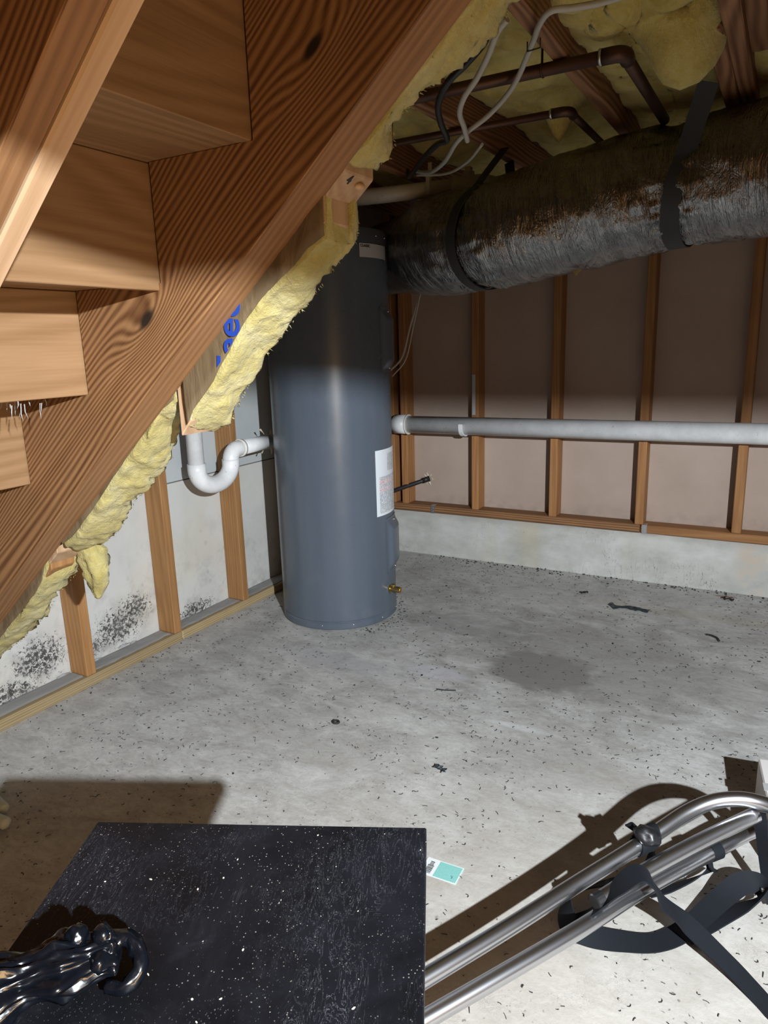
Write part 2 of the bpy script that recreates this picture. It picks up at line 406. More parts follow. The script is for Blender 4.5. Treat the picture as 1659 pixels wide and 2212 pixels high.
def tag(o, label, cat, group=None, kind=None):
    o['label'] = label; o['category'] = cat
    if group: o['group'] = group
    if kind: o['kind'] = kind
    return o

def struct(name, parent=None):
    o = bpy.data.objects.new(name, None); COL.objects.link(o); o['kind'] = 'structure'; return o

def bevel(bm, w, seg=1):
    if w > 0:
        es = [e for e in bm.edges if len(e.link_faces) == 2 and e.calc_face_angle(0) > 0.5]
        bmesh.ops.bevel(bm, geom=es, offset=w, segments=seg, affect='EDGES', profile=.6)

def frame(p, xd, yd):
    x = Vector(xd).normalized(); y = Vector(yd); y = (y - x * y.dot(x)).normalized(); z = x.cross(y)
    return Matrix(((x.x, y.x, z.x, p[0]), (x.y, y.y, z.y, p[1]), (x.z, y.z, z.z, p[2]), (0, 0, 0, 1)))

def board(name, lo, hi, mat, parent=None, axis=0, bev=.003, rough=0.0):
    """axis aligned board between two corners; its local X runs along the grain"""
    lo, hi = Vector(lo), Vector(hi); c = (lo + hi) / 2; d = hi - lo
    ax = [(1, 0, 0), (0, 1, 0), (0, 0, 1)][axis]; rest = [i for i in range(3) if i != axis]
    wide = max(rest, key=lambda i: d[i])
    yd = [0, 0, 0]; yd[wide] = 1
    thin = [i for i in rest if i != wide][0]
    bm = bmesh.new(); bmesh.ops.create_cube(bm, size=1)
    bmesh.ops.scale(bm, vec=(d[axis], d[wide], d[thin]), verts=bm.verts)
    bevel(bm, bev)
    return from_bm(name, bm, mat, parent, M=frame(c, ax, yd))

def prism(name, pts, depth, mat, parent, M, bev=.002, edge=None):
    """2D outline in local XY extruded along local +Z by depth"""
    bm = bmesh.new()
    vs = [bm.verts.new((x, y, 0)) for x, y in pts]
    f = bm.faces.new(vs)
    r = bmesh.ops.extrude_face_region(bm, geom=[f])
    bmesh.ops.translate(bm, vec=(0, 0, depth), verts=[v for v in r['geom'] if isinstance(v, bmesh.types.BMVert)])
    bevel(bm, bev)
    o = from_bm(name, bm, mat, parent, M=M)
    if edge is not None:
        o.data.materials.append(edge)
        for p in o.data.polygons:
            if abs(p.normal.z) < .6: p.material_index = 1
    return o

def catmull(pts, n=8):
    P = [Vector(p) for p in pts]
    if len(P) < 3: return [P[0].lerp(P[1], i / n) for i in range(n + 1)]
    P = [2 * P[0] - P[1]] + P + [2 * P[-1] - P[-2]]
    out = []
    for i in range(1, len(P) - 2):
        a, b, c, d = P[i - 1:i + 3]
        for k in range(n):
            t = k / n
            out.append(.5 * ((2 * b) + (c - a) * t + (2 * a - 5 * b + 4 * c - d) * t * t + (3 * b - a - 3 * c + d) * t ** 3))
    out.append(P[-2]); return out

def arc_pts(c, a, b, t0, t1, n):
    c, a, b = Vector(c), Vector(a), Vector(b)
    return [c + a * cos(t0 + (t1 - t0) * i / n) + b * sin(t0 + (t1 - t0) * i / n) for i in range(n + 1)]

def frames(path):
    n = len(path); T = []
    for i in range(n):
        t = path[min(i + 1, n - 1)] - path[max(i - 1, 0)]; T.append(t.normalized())
    ref = Vector((0, 0, 1)) if abs(T[0].z) < .9 else Vector((1, 0, 0))
    u = (ref - T[0] * ref.dot(T[0])).normalized(); U = []
    for t in T:
        u = (u - t * u.dot(t)).normalized(); U.append(u)
    return T, U

def tube_bm(path, rad, seg=14, caps=True, bm=None, hollow=0):
    bm = bm or bmesh.new(); uvl = bm.loops.layers.uv.verify()
    path = [Vector(p) for p in path]; T, U = frames(path); rings = []; acc = 0; us = []
    for i, p in enumerate(path):
        if i: acc += (p - path[i - 1]).length
        us.append(acc); w = T[i].cross(U[i]); ring = []
        for k in range(seg):
            a = 2 * pi * k / seg
            r = rad(acc, a, i) if callable(rad) else rad
            ring.append(bm.verts.new(p + U[i] * cos(a) * r + w * sin(a) * r))
        rings.append(ring)
    R0 = rad(0, 0, 0) if callable(rad) else rad
    for i in range(len(rings) - 1):
        for k in range(seg):
            k2 = (k + 1) % seg
            f = bm.faces.new((rings[i][k], rings[i][k2], rings[i + 1][k2], rings[i + 1][k]))
            vv = [(us[i], k), (us[i], k + 1), (us[i + 1], k + 1), (us[i + 1], k)]
            for l, (a, b) in zip(f.loops, vv): l[uvl].uv = (a, b * 2 * pi * R0 / seg)
    if caps:
        bm.faces.new(rings[0][::-1]); bm.faces.new(rings[-1])
    return bm

def tube(name, path, rad, mat, parent=None, seg=14, smooth=True, M=None):
    o = from_bm(name, tube_bm(path, rad, seg), mat, parent, smooth)
    me = o.data
    for p in me.polygons:
        if len(p.vertices) > 4: p.use_smooth = False
    return o

def lathe_bm(prof, seg=48, bm=None):
    bm = bm or bmesh.new(); rings = []
    for r, z in prof:
        rings.append([bm.verts.new((r * cos(2 * pi * k / seg), r * sin(2 * pi * k / seg), z)) for k in range(seg)] if r > 1e-6 else [bm.verts.new((0, 0, z))])
    for a, b in zip(rings, rings[1:]):
        for k in range(seg):
            k2 = (k + 1) % seg
            if len(a) == 1 and len(b) == 1: continue
            if len(a) == 1: bm.faces.new((a[0], b[k], b[k2]))
            elif len(b) == 1: bm.faces.new((a[k], a[k2], b[0]))
            else: bm.faces.new((a[k], a[k2], b[k2], b[k]))
    return bm

def autosmooth(o, ang=40):
    me = o.data; bm = bmesh.new(); bm.from_mesh(me)
    for f in bm.faces: f.smooth = True
    for e in bm.edges:
        if len(e.link_faces) == 2 and e.calc_face_angle(0) > radians(ang): e.smooth = False
    bm.to_mesh(me); bm.free(); return o

def ribbon(name, pts, width, mat, parent=None, tilt=None, thick=.0018, n=8):
    """flat webbing along a path; tilt = roll in degrees about the path at each control point"""
    path = catmull(pts, n); m = len(pts)
    tl = tilt or [0] * m
    bm = bmesh.new(); rows = []
    for i, p in enumerate(path):
        t = (path[min(i + 1, len(path) - 1)] - path[max(i - 1, 0)]).normalized()
        side = t.cross(Vector((0, 0, 1)))
        if side.length < .05: side = Vector((1, 0, 0))
        side.normalize()
        f = i / n; k = min(int(f), m - 2); a = radians(tl[k] + (tl[k + 1] - tl[k]) * (f - k))
        s = Matrix.Rotation(a, 3, t) @ side; nr = t.cross(s).normalized()
        w = (width(f) if callable(width) else width) / 2
        rows.append([bm.verts.new(p + s * w * q + nr * h * thick) for q, h in ((-1, 1), (-.33, 1), (.33, 1), (1, 1), (1, -1), (.33, -1), (-.33, -1), (-1, -1))])
    for a, b in zip(rows, rows[1:]):
        for k in range(8): bm.faces.new((a[k], a[(k + 1) % 8], b[(k + 1) % 8], b[k]))
    bm.faces.new(rows[0][::-1]); bm.faces.new(rows[-1])
    return autosmooth(from_bm(name, bm, mat, parent), 50)

def text_mesh(body, size, extrude=.0004, bold=0.0, align='LEFT'):
    c = bpy.data.curves.new('text', 'FONT'); c.body = body; c.size = size; c.extrude = extrude; c.offset = bold; c.align_x = align
    o = bpy.data.objects.new('text', c); COL.objects.link(o)
    bpy.context.view_layer.update()
    me = bpy.data.meshes.new_from_object(o.evaluated_get(bpy.context.evaluated_depsgraph_get()))
    bpy.data.objects.remove(o); bpy.data.curves.remove(c)
    me.materials.clear()
    return me

def fbm(p, s, o=4):
    return noise.fractal(Vector(p) * s, 1.0, 2.0, o)

# ================================================================== STRUCTURE
# ---- floor
bm = bmesh.new(); bmesh.ops.create_cube(bm, size=1)
bmesh.ops.scale(bm, vec=(5.2, 6.2, .1), verts=bm.verts); bmesh.ops.translate(bm, vec=(2.5, -1.0, -.05), verts=bm.verts)
fl = from_bm('floor', bm, MT['floor']); fl['kind'] = 'structure'

# ---- left wall: sheathing panels, studs, bottom plate
wl = struct('wall_left')
for (z0, z1, m) in ((.0, .606, 'mold'), (.610, 1.954, 'upper')):
    bm = bmesh.new(); bmesh.ops.create_cube(bm, size=1)
    bmesh.ops.scale(bm, vec=(.014, 3.06, z1 - z0), verts=bm.verts)
    bmesh.ops.translate(bm, vec=(-.007, .47, (z0 + z1) / 2), verts=bm.verts)
    bevel(bm, .0015); from_bm('panel', bm, MT[m], wl)
bm = bmesh.new(); bmesh.ops.create_cube(bm, size=1)
bmesh.ops.scale(bm, vec=(.03, 3.06, 1.95), verts=bm.verts); bmesh.ops.translate(bm, vec=(-.031, .47, .976), verts=bm.verts)
from_bm('backing', bm, MT['room'], wl)
for k in range(5):
    y = k * .406
    board('stud', (.001, y, .0385), (.089, y + .038, 1.954), MT['stud'], wl, 2)
board('bottom_plate', (.001, -1.0, 0), (.091, .440, .038), MT['plate'], wl, 1, .004)
board('bottom_plate', (.001, .446, 0), (.088, 1.99, .036), MT['plate'], wl, 1, .005)
# grey grime lying on the plate between the studs
for y0, y1 in ((-.95, -.004), (.042, .402), (.448, .808), (.854, 1.214)):
    bm = bmesh.new(); nx, ny = 8, 26
    g = [[None] * (ny + 1) for _ in range(nx + 1)]
    for i in range(nx + 1):
        for j in range(ny + 1):
            x = .001 + .070 * i / nx + (.008 * fbm((3, y0 + j * .02, 0), 9) if i == nx else 0)
            y = y0 + (y1 - y0) * j / ny
            e = min(i, 1) * min(nx - i, 1)
            g[i][j] = bm.verts.new((x, y, .0375 + (.003 + .004 * abs(fbm((x, y, 1), 40))) * (1 if 0 < i < nx else .3)))
    for i in range(nx):
        for j in range(ny): bm.faces.new((g[i][j], g[i + 1][j], g[i + 1][j + 1], g[i][j + 1]))
    o = from_bm('plate_grime', bm, MT['dust'], wl, True); o['kind'] = 'stuff'
# shreds of white paint peeled at the foot of the sheathing
for (y, z, l) in ((.085, .044, .035), (.20, .05, .05), (.255, .046, .025), (.50, .047, .05), (.60, .046, .03), (-.06, .045, .05)):
    pts = [(.012, y, z), (.02, y + l * .4, z + .006), (.014, y + l, z + .002)]
    ribbon('paint_shred', pts, .008, MT['wool'], wl, [10, 40, -20], .0006, 4)
# splinters of the sheathing hole around the drain arm
# ---- back wall
wb = struct('wall_back')
for x0, x1 in ((-.04, .727), (.731, 1.947), (1.951, 3.169), (3.173, 5.05)):
    bm = bmesh.new(); bmesh.ops.create_cube(bm, size=1)
    bmesh.ops.scale(bm, vec=(x1 - x0, .014, 1.71), verts=bm.verts)
    bmesh.ops.translate(bm, vec=((x0 + x1) / 2, 2.007, .228 + .855), verts=bm.verts)
    bevel(bm, .0015); from_bm('panel', bm, MT['fibre'], wb)
bm = bmesh.new(); bmesh.ops.create_cube(bm, size=1)
bmesh.ops.scale(bm, vec=(5.15, .05, 1.95), verts=bm.verts); bmesh.ops.translate(bm, vec=(2.5, 2.041, .976), verts=bm.verts)
from_bm('backing', bm, MT['room'], wb)
for k in range(-1, 8):
    x = .302 + k * .406
    if k == -1: x = .225
    board('stud', (x, 1.911, .2665), (x + .038, 1.999, 1.954), MT['stud_back'], wb, 2)
board('sill_plate', (.0, 1.910, .2285), (1.545, 1.999, .2665), MT['sill'], wb, 0, .004)
board('sill_plate', (1.549, 1.908, .2285), (5.0, 1.999, .2665), MT['stud_back'], wb, 0, .004)
# concrete curb with a slightly uneven face
bm = bmesh.new(); nx, nz = 120, 8; g = []
prof = [(1.892, 0.0), (1.893, .06), (1.895, .12), (1.897, .18), (1.900, .212), (1.910, .227), (1.955, .2285), (1.9995, .2285), (1.9995, 0)]
for i in range(nx + 1):
    x = -.02 + 5.04 * i / nx
    g.append([bm.verts.new((x, y + (.004 * fbm((x, z, 0), 6) if j < 5 else 0), z)) for j, (y, z) in enumerate(prof)])
for a, b in zip(g, g[1:]):
    for j in range(len(prof)):
        k = (j + 1) % len(prof); bm.faces.new((a[j], b[j], b[k], a[k]))
bm.faces.new(g[0]); bm.faces.new(g[-1][::-1])
autosmooth(from_bm('concrete_curb', bm, MT['curb'], wb), 50)
# thin galvanised anchor straps folded over the sill, and a mending strip on a stud
for x in (.487, 1.566):
    bm = bmesh.new(); 
    for lo, hi in (((-.011, -.0025, -.04), (.011, -.0008, .0)), ((-.011, -.0025, 0), (.011, .03, .0016))):
        q = bmesh.ops.create_cube(bm, size=1)['verts']
        bmesh.ops.scale(bm, vec=[b - a for a, b in zip(lo, hi)], verts=q); bmesh.ops.translate(bm, vec=[(a + b) / 2 for a, b in zip(lo, hi)], verts=q)
    for zz in (-.012, -.028):
        q = bmesh.ops.create_cone(bm, cap_ends=True, segments=8, radius1=.0035, radius2=.003, depth=.002)['verts']
        bmesh.ops.rotate(bm, verts=q, matrix=Matrix.Rotation(pi / 2, 3, 'X')); bmesh.ops.translate(bm, vec=(0, -.0032, zz), verts=q)
    from_bm('anchor_strap', bm, MT['galv'], wb, M=Matrix.Translation((x, 1.9085, .2668)))
bm = bmesh.new(); q = bmesh.ops.create_cube(bm, size=1)['verts']; bmesh.ops.scale(bm, vec=(.018, .0015, .20), verts=q)
for k in range(5):
    q = bmesh.ops.create_cone(bm, cap_ends=True, segments=8, radius1=.003, radius2=.003, depth=.002)['verts']
    bmesh.ops.rotate(bm, verts=q, matrix=Matrix.Rotation(pi / 2, 3, 'X')); bmesh.ops.translate(bm, vec=(0, -.0012, -.08 + k * .04), verts=q)
from_bm('metal_strip', bm, MT['brandlabel'], wb, M=Matrix.Translation((.722, 1.9098, .855)))
# chipped edge of the hole where the black pipe leaves the wall
random.seed(3)
bm = bmesh.new()
for k in range(16):
    a = k * 2 * pi / 16 + random.uniform(-.15, .15); r0 = .017; r1 = .024 + random.random() * .02
    c = Vector((.425, 1.9985, .395))
    v = [bm.verts.new(c + Vector((cos(a + d) * r, -random.uniform(.001, .008), sin(a + d) * r))) for d, r in ((-.22, r0), (.22, r0), (.1, r1))]
    w = bm.verts.new(c + Vector((cos(a) * (r0 + r1) / 2, 0.001, sin(a) * (r0 + r1) / 2)))
    bm.faces.new(v)
    for i in range(3): bm.faces.new((v[i], v[(i + 1) % 3], w))
o = from_bm('torn_edge', bm, MT['paper'], wb); o['kind'] = 'stuff'

# ---- right and front walls of the basement (out of the frame)
for nm, s, c in (('wall_right', (.06, 6.1, 2.2), (5.06, -1.0, 1.1)), ('wall_front', (5.1, .06, 2.2), (2.5, -4.05, 1.1))):
    bm = bmesh.new(); bmesh.ops.create_cube(bm, size=1); bmesh.ops.scale(bm, vec=s, verts=bm.verts)
    bmesh.ops.translate(bm, vec=c, verts=bm.verts); o = from_bm(nm, bm, MT['rear']); o['kind'] = 'structure'

# ---- ceiling: subfloor, joists, added light-blocking beam
ce = struct('ceiling')
board('subfloor', (-.04, -4.05, 1.957), (5.05, 2.06, 1.985), MT['sub'], ce, 0, 0)
for x in (.350, .755, 1.160, 1.566, 1.872, 1.911, 2.378, 2.784, 3.19, 3.6, 4.0):
    y0 = .34 if x == 1.872 else -.325
    board('joist', (x, y0, 1.72), (x + .038, 1.908, 1.956), MT['joist'], ce, 1)
board('joist_blocking', (1.912, .24, 1.745), (1.990, .60, 1.83), MT['joist'], ce, 1)
board('light_block_beam', (1.74, -1.27, 1.382), (5.0, -1.19, 1.956), MT['joist'], ce, 0)  # unseen beam added to cut off the work lamp's upper light

# ---- stair side wall (framing cut along the stair slope)
SL, C0 = .8528, .1308
def zs(x): return C0 + SL * x
ws = struct('wall_stair')
def cut_stud(x0, x1, y0, y1, drop, mat, cutslope=True, tip=0.0):
    zz0, zz1 = zs(x0) - drop, zs(x1) - drop + tip
    # outline in (z, x) so that the grain runs up the stud
    M = Matrix(((0, 1, 0, 0), (0, 0, 1, y0), (1, 0, 0, 0), (0, 0, 0, 1)))
    return prism('stud', [(zz0, x0), (1.955, x0), (1.955, x1), (zz1, x1)], y1 - y0, mat, ws, M)
s4 = cut_stud(1.423, 1.463, -.421, -.333, 0, MT['pale'])
cut_stud(1.384, 1.4225, -.421, -.352, .036, MT['pale'])
cut_stud(1.062, 1.092, -.421, -.333, .085, MT['pale'], tip=.006)
cut_stud(.590, .628, -.421, -.333, .006, MT['pale'])
cut_stud(.556, .5895, -.415, -.35, .02, MT['stud'])
cut_stud(.25, .288, -.421, -.333, .0, MT['pale'])
cut_stud(1.832, 1.870, -.421, -.333, .0, MT['pale'])
# carpenter's mark on the cut end, a peeled splinter beside it
me = text_mesh('4', .022, .0003, .0006, 'CENTER')
o = link('carpenter_mark', me, MT['ink'], s4)
nrm = Vector((SL, 0, -1)).normalized()
mx = 1.437
o.matrix_world = frame((mx, -.384, zs(mx) - .0008), (0.35, .9, .35 * SL), (-.9 * 1, .35, -.9 * SL)) @ Matrix.Diagonal((1, 1, -1, 1)) if False else frame((mx + .012, -.395, zs(mx + .012) - .0009), (0, 1, 0), (1, 0, SL))
nb = bmesh.new(); bmesh.ops.create_uvsphere(nb, u_segments=12, v_segments=8, radius=.009)
bmesh.ops.scale(nb, vec=(1, 1.2, .7), verts=nb.verts)
o = from_bm('splinter_knob', nb, MT['pale'], s4, True); o.matrix_world = Matrix.Translation((1.452, -.362, zs(1.452) - .003))

# ================================================================== STAIRCASE
stair = thing('staircase', 'unfinished wooden staircase seen from below, two sloped stringers carrying boxed steps', 'staircase', (0, 0, 0))
RISE, RUN = .1930, .2215
XN, ZN = 1.1265, 1.2300            # a notch: riser line X, tread underside Z
SLn = Vector((1, 0, SL)).normalized()
def stringer(y0, y1, name):
    pts = [(.05, zs(.05)), (2.02, zs(2.02)), (2.02, 1.955), (1.97, 1.955)]
    k = 4
    xs_ = []
    saw = []
    for k in range(4, -6, -1):
        x = XN + k * RUN; z = ZN + k * RISE
        if x < .06: break
        saw += [(x + RUN, z + RISE), (x, z + RISE), (x, z)] if k == 4 else [(x, z + RISE), (x, z)]
    # top: clip under the ceiling
    saw = [(px, min(pz, 1.953)) for px, pz in saw if px < 2.03]
    pts = [(.05, zs(.05)), (2.00, zs(2.00)), (2.00, 1.953)] + [q for q in saw if q[0] < 1.999] + [(.05, saw[-1][1])]
    clean = [pts[0]]
    for q in pts[1:]:
        if (Vector(q) - Vector(clean[-1])).length > 1e-4: clean.append(q)
    O = Vector((0, y1, C0)); M = frame(O, SLn, Vector((0, 0, 1)) )
    # local coordinates along / across the slope
    loc = []
    for x, z in clean:
        d = Vector((x, 0, z - C0)); loc.append((d.dot(SLn), d.dot(Vector((-SL, 0, 1)).normalized())))
    return prism(name, loc, y1 - y0, MT['stringer'], stair, M, .0015, MT['stringer_edge'])
stringer(-.500, -.4245, 'stringer')
stringer(-.9475, -.909, 'stringer')
# narrow cleats doubling the lower edge of the stringers
def cleat(y0, y1, drop, h, mat):
    M = frame((0, y1, C0 - drop), SLn, (0, 0, 1))
    prism('cleat', [(.07, 0), (2.55, 0), (2.55, h), (.07, h)], y1 - y0, mat, stair, M, .003)
cleat(-.907, -.877, .004, .09, MT['pale'])
for k in range(-4, 4):
    x = XN + k * RUN; z = ZN + k * RISE
    # riser stands in front of the notch, tread lies on it
    if x > .2:
        r = board('riser', (x - .0225, -1.32, z - .001 - (.012 if k == 0 else 0)), (x - .0035, -.424, z + RISE - .001), MT['tread'], stair, 1, .0015)
    if x > -.05:
        board('tread', (max(x - .045, .06), -1.32, z + RISE), (x + RUN - .02, -.424, z + RISE + .026), MT['tread'], stair, 1, .002)

# ================================================================== INSULATION
def resample(P, n):
    P = [Vector(p) for p in P]; d = [0]
    for a, b in zip(P, P[1:]): d.append(d[-1] + (b - a).length)
    out = []; j = 0
    for i in range(n):
        s = d[-1] * i / (n - 1)
        while j < len(P) - 2 and d[j + 1] < s: j += 1
        out.append(P[j].lerp(P[j + 1], (s - d[j]) / max(1e-9, d[j + 1] - d[j])))
    return out

def batt_bm(N, F, top=.22, n=90, m=16, amp=.006, bulge=.006, seed=0, rag=.006):
    N, F = resample(N, n), resample(F, n); bm = bmesh.new(); rings = []
    for i in range(n):
        a, b = N[i], F[i]; ring = []
        up = Vector((0, 0, top))
        sec = [a + up * (1 - k / 5) for k in range(5)]
        for k in range(m + 1):
            t = k / m; p = a.lerp(b, t); p.z -= bulge * 4 * t * (1 - t); sec.append(p)
        sec += [b + up * ((k + 1) / 5) for k in range(5)]
        for k, p in enumerate(sec):
            q = Vector(p) + Vector((seed, 0, 0))
            d = Vector((fbm(q, 26), fbm(q + Vector((5, 5, 5)), 26), fbm(q + Vector((9, 1, 3)), 26))) * amp
            d += Vector((fbm(q, 9, 2), fbm(q + Vector((2, 7, 1)), 9, 2), fbm(q + Vector((4, 4, 8)), 9, 2))) * amp * .9
            if 4 + m - 3 <= k <= 4 + m + 3:
                d += Vector((0, 1, -.4)) * rag * fbm(q, 70, 3)
            if k <= 5: d.y = max(d.y, 0) * .5
            ring.append(bm.verts.new(p + d))
        rings.append(ring)
    L = len(rings[0])
    for a, b in zip(rings, rings[1:]):
        for k in range(L): bm.faces.new((a[k], a[(k + 1) % L], b[(k + 1) % L], b[k]))
    bm.faces.new(rings[0]); bm.faces.new(rings[-1][::-1])
    # loose tufts along the cut edge
    random.seed(seed + 1)
    for q in range(110):
        i = random.randrange(1, n - 1); t = random.choice((random.random(), 1.0, 1.0))
        p = N[i].lerp(F[i], t); l = random.uniform(.003, .008)
        d = Vector((random.uniform(-1, 1), random.uniform(-.3, 1), -random.uniform(.1, 1))).normalized() * l
        s = Vector((random.uniform(-1, 1), random.uniform(-1, 1), random.uniform(-1, 1))).normalized() * .0016
        a, b, c = bm.verts.new(p + s), bm.verts.new(p - s), bm.verts.new(p + d)
        e = bm.verts.new(p + s.cross(d).normalized() * .0016)
        bm.faces.new((a, b, c)); bm.faces.new((b, e, c)); bm.faces.new((e, a, c))
    return bm

def kraft_sheet(parent, N, top, off=.006, seed=0, flange=0.0):
    N = resample(N, 50); bm = bmesh.new(); rows = []
    for i, p in enumerate(N):
        row = []
        for k in range(16):
            t = k / 15; q = Vector((p.x, p.y - off, p.z + .003 + top * t))
            q.y += .0035 * fbm((q.x * 3 + seed, q.z, 0), 14, 3) - .001
            row.append(bm.verts.new(q))
        rows.append(row)
    for a, b in zip(rows, rows[1:]):
        for k in range(15): bm.faces.new((a[k], b[k], b[k + 1], a[k + 1]))
    o = from_bm('kraft_facing', bm, MT['kraft'], parent, True)
    sol = o.modifiers.new('s', 'SOLIDIFY'); sol.thickness = .0008
    return o

N1 = [(1.085, -.42, .972), (1.111, -.42, 1.004), (1.167, -.42, 1.059), (1.199, -.42, 1.100), (1.231, -.42, 1.138), (1.256, -.42, 1.164), (1.285, -.42, 1.191), (1.318, -.42, 1.215), (1.364, -.42, 1.245), (1.392, -.42, 1.268), (1.4235, -.42, 1.284)]
F1 = [(1.046, -.32, .951), (1.097, -.32, .965), (1.112, -.32, .983), (1.138, -.32, 1.023), (1.177, -.32, 1.069), (1.209, -.32, 1.107), (1.235, -.32, 1.128), (1.319, -.32, 1.204), (1.364, -.32, 1.244), (1.388, -.32, 1.272), (1.418, -.32, 1.294)]
b1 = from_bm('insulation_batt', batt_bm(N1, F1, .25, seed=1), MT['glass'], None, True)
tag(b1, 'yellow fibreglass wall batt with kraft facing and blue lettering, cut edge beside the grey tank', 'insulation', 'batts in the stair side wall')
kraft_sheet(b1, N1, .34, .008, 1)
# the end of this batt squeezed up past the sawn stud
N1b = [(1.378, -.353, 1.262), (1.405, -.352, 1.282), (1.425, -.350, 1.298), (1.432, -.346, 1.330)]
F1b = [(1.378, -.318, 1.262), (1.402, -.316, 1.285), (1.418, -.316, 1.300), (1.416, -.316, 1.350)]
e1 = from_bm('batt_end', batt_bm(N1b, F1b, .12, 24, 8, .003, .012, 5, .004), MT['glass'], b1, True)
# blue print on the facing
me = text_mesh('CertainTeed', .072, .0004, .0010, 'RIGHT')
o = link('blue_lettering', me, MT['blueink'], b1)
a = radians(7); Mx = frame((1.244, -.4325, 1.203), (sin(a), 0, cos(a)), (-cos(a), 0, sin(a)))
bm = bmesh.new(); bm.from_mesh(me); bm.transform(Mx)       # the print is cut off with the paper along the lower edge
for (xa, za), (xb, zb) in (((1.111, 1.006), (1.199, 1.103)), ((1.199, 1.103), (1.318, 1.219))):
    nn = Vector((-(zb - za), 0, xb - xa)).normalized()
    bmesh.ops.bisect_plane(bm, geom=bm.verts[:] + bm.edges[:] + bm.faces[:], plane_co=(xa, 0, za), plane_no=nn, clear_inner=True)
bm.to_mesh(me); bm.free()

N3 = [(1.466, -.42, 1.388), (1.500, -.42, 1.408), (1.538, -.42, 1.440), (1.608, -.42, 1.502), (1.676, -.42, 1.560), (1.74, -.42, 1.618), (1.826, -.42, 1.69)]
F3 = [(1.456, -.32, 1.402), (1.489, -.32, 1.412), (1.497, -.32, 1.432), (1.493, -.32, 1.462), (1.533, -.32, 1.489), (1.566, -.32, 1.510), (1.62, -.32, 1.527), (1.66, -.32, 1.550), (1.700, -.32, 1.590), (1.826, -.32, 1.69)]
b3 = from_bm('insulation_batt', batt_bm(N3, F3, .25, seed=2, rag=.012), MT['glass'], None, True)
tag(b3, 'yellow fibreglass wall batt, topmost strip under the ceiling, above the sawn stud end', 'insulation', 'batts in the stair side wall')
kraft_sheet(b3, N3, .26, .006, 2)

N2 = [(.655, -.42, .682), (.70, -.42, .708), (.772, -.42, .770), (.866, -.42, .862), (.94, -.42, .928), (1.007, -.42, .992), (1.056, -.42, 1.02)]
F2 = [(.615, -.32, .650), (.696, -.32, .682), (.743, -.32, .721), (.764, -.32, .756), (.850, -.32, .826), (.883, -.32, .852), (.923, -.32, .886), (.948, -.32, .943), (.958, -.32, .99)]
b2 = from_bm('insulation_batt', batt_bm(N2, F2, .22, seed=3, amp=.008, bulge=.014, rag=.010), MT['glass'], None, True)
tag(b2, 'yellow fibreglass wall batt, sagging middle strip left of the white drain trap', 'insulation', 'batts in the stair side wall')
kraft_sheet(b2, N2, .26, .006, 3)

N4 = [(.337, -.42, .384), (.387, -.42, .426), (.481, -.42, .504), (.530, -.42, .545), (.561, -.42, .582), (.588, -.42, .640)]
F4 = [(.230, -.34, .310), (.300, -.34, .348), (.384, -.34, .415), (.429, -.34, .442), (.475, -.34, .501), (.505, -.335, .528), (.560, -.33, .574), (.592, -.32, .650)]
N4 = [(.16, -.42, .245)] + N4; F4 = [(.10, -.34, .215)] + F4
b4 = from_bm('insulation_batt', batt_bm(N4, F4, .16, seed=4, amp=.007, bulge=.006, rag=.012), MT['glass'], None, True)
tag(b4, 'yellow fibreglass wall batt, lowest ragged strip at the foot of the stair', 'insulation', 'batts in the stair side wall')
kraft_sheet(b4, N4, .22, .006, 4)
# torn lump drooping in front of the left wall
dp = catmull([(.600, -.335, .70), (.612, -.325, .655), (.618, -.318, .61), (.614, -.312, .555), (.606, -.31, .510)], 8)
def drop_r(s, a, i):
    t = s / .20
    return (.007 + .032 * max(0, sin(pi * min(1, .12 + t * .9))) * (.62 + .38 * abs(cos(a)))) * (1 + .35 * fbm((s * 3, cos(a) * .4, sin(a) * .4), 9))
o = tube('hanging_tuft', dp, drop_r, MT['glass'], b2, 20)

# ceiling batts between the joists
def ceiling_batt(x0, x1, y0, y1, z, seed, label, sag=.03, flap=None):
    bm = bmesh.new(); nx, ny = 30, 130; g = []
    for i in range(nx + 1):
        row = []
        for j in range(ny + 1):
            u, v = i / nx, j / ny; x = x0 + (x1 - x0) * u; y = y0 + (y1 - y0) * v
            q = Vector((x, y, seed * 3.1))
            d = sag * (4 * u * (1 - u)) ** .5 + .035 * fbm(q, 5, 3) * (4 * u * (1 - u)) ** .4 + .010 * fbm(q, 22, 4)
            if flap:
                fx, fy, fr, fh = flap; dd = ((x - fx) / fr) ** 2 + ((y - fy) / (fr * 1.6)) ** 2
                d += fh * math.exp(-dd)
            row.append(bm.verts.new((x + .006 * fbm(q + Vector((3, 3, 0)), 20), y, z - d)))
        g.append(row)
    for i in range(nx):
        for j in range(ny): bm.faces.new((g[i][j], g[i][j + 1], g[i + 1][j + 1], g[i + 1][j]))
    o = from_bm('ceiling_batt', bm, MT['glass_dark'], None, True)
    so = o.modifiers.new('s', 'SOLIDIFY'); so.thickness = .05; so.offset = -1
    return tag(o, label, 'insulation', 'batts between the ceiling joists')
ceiling_batt(.392, .753, -.31, 1.99, 1.83, 1, 'yellow ceiling batt between joists above the grey tank')
ceiling_batt(.797, 1.157, -.31, 1.99, 1.83, 2, 'yellow ceiling batt behind the black cable and the sloped stringer', .035)
ceiling_batt(1.202, 1.563, -.31, 1.99, 1.825, 3, 'yellow ceiling batt left of the sloping bare joist, above the grey cables', .035, (1.43, .86, .035, .11))
ceiling_batt(1.608, 1.868, -.31, 1.99, 1.835, 4, 'yellow ceiling batt with a hanging roll between the bare joist and the doubled joist', .03, (1.835, .40, .045, .13))
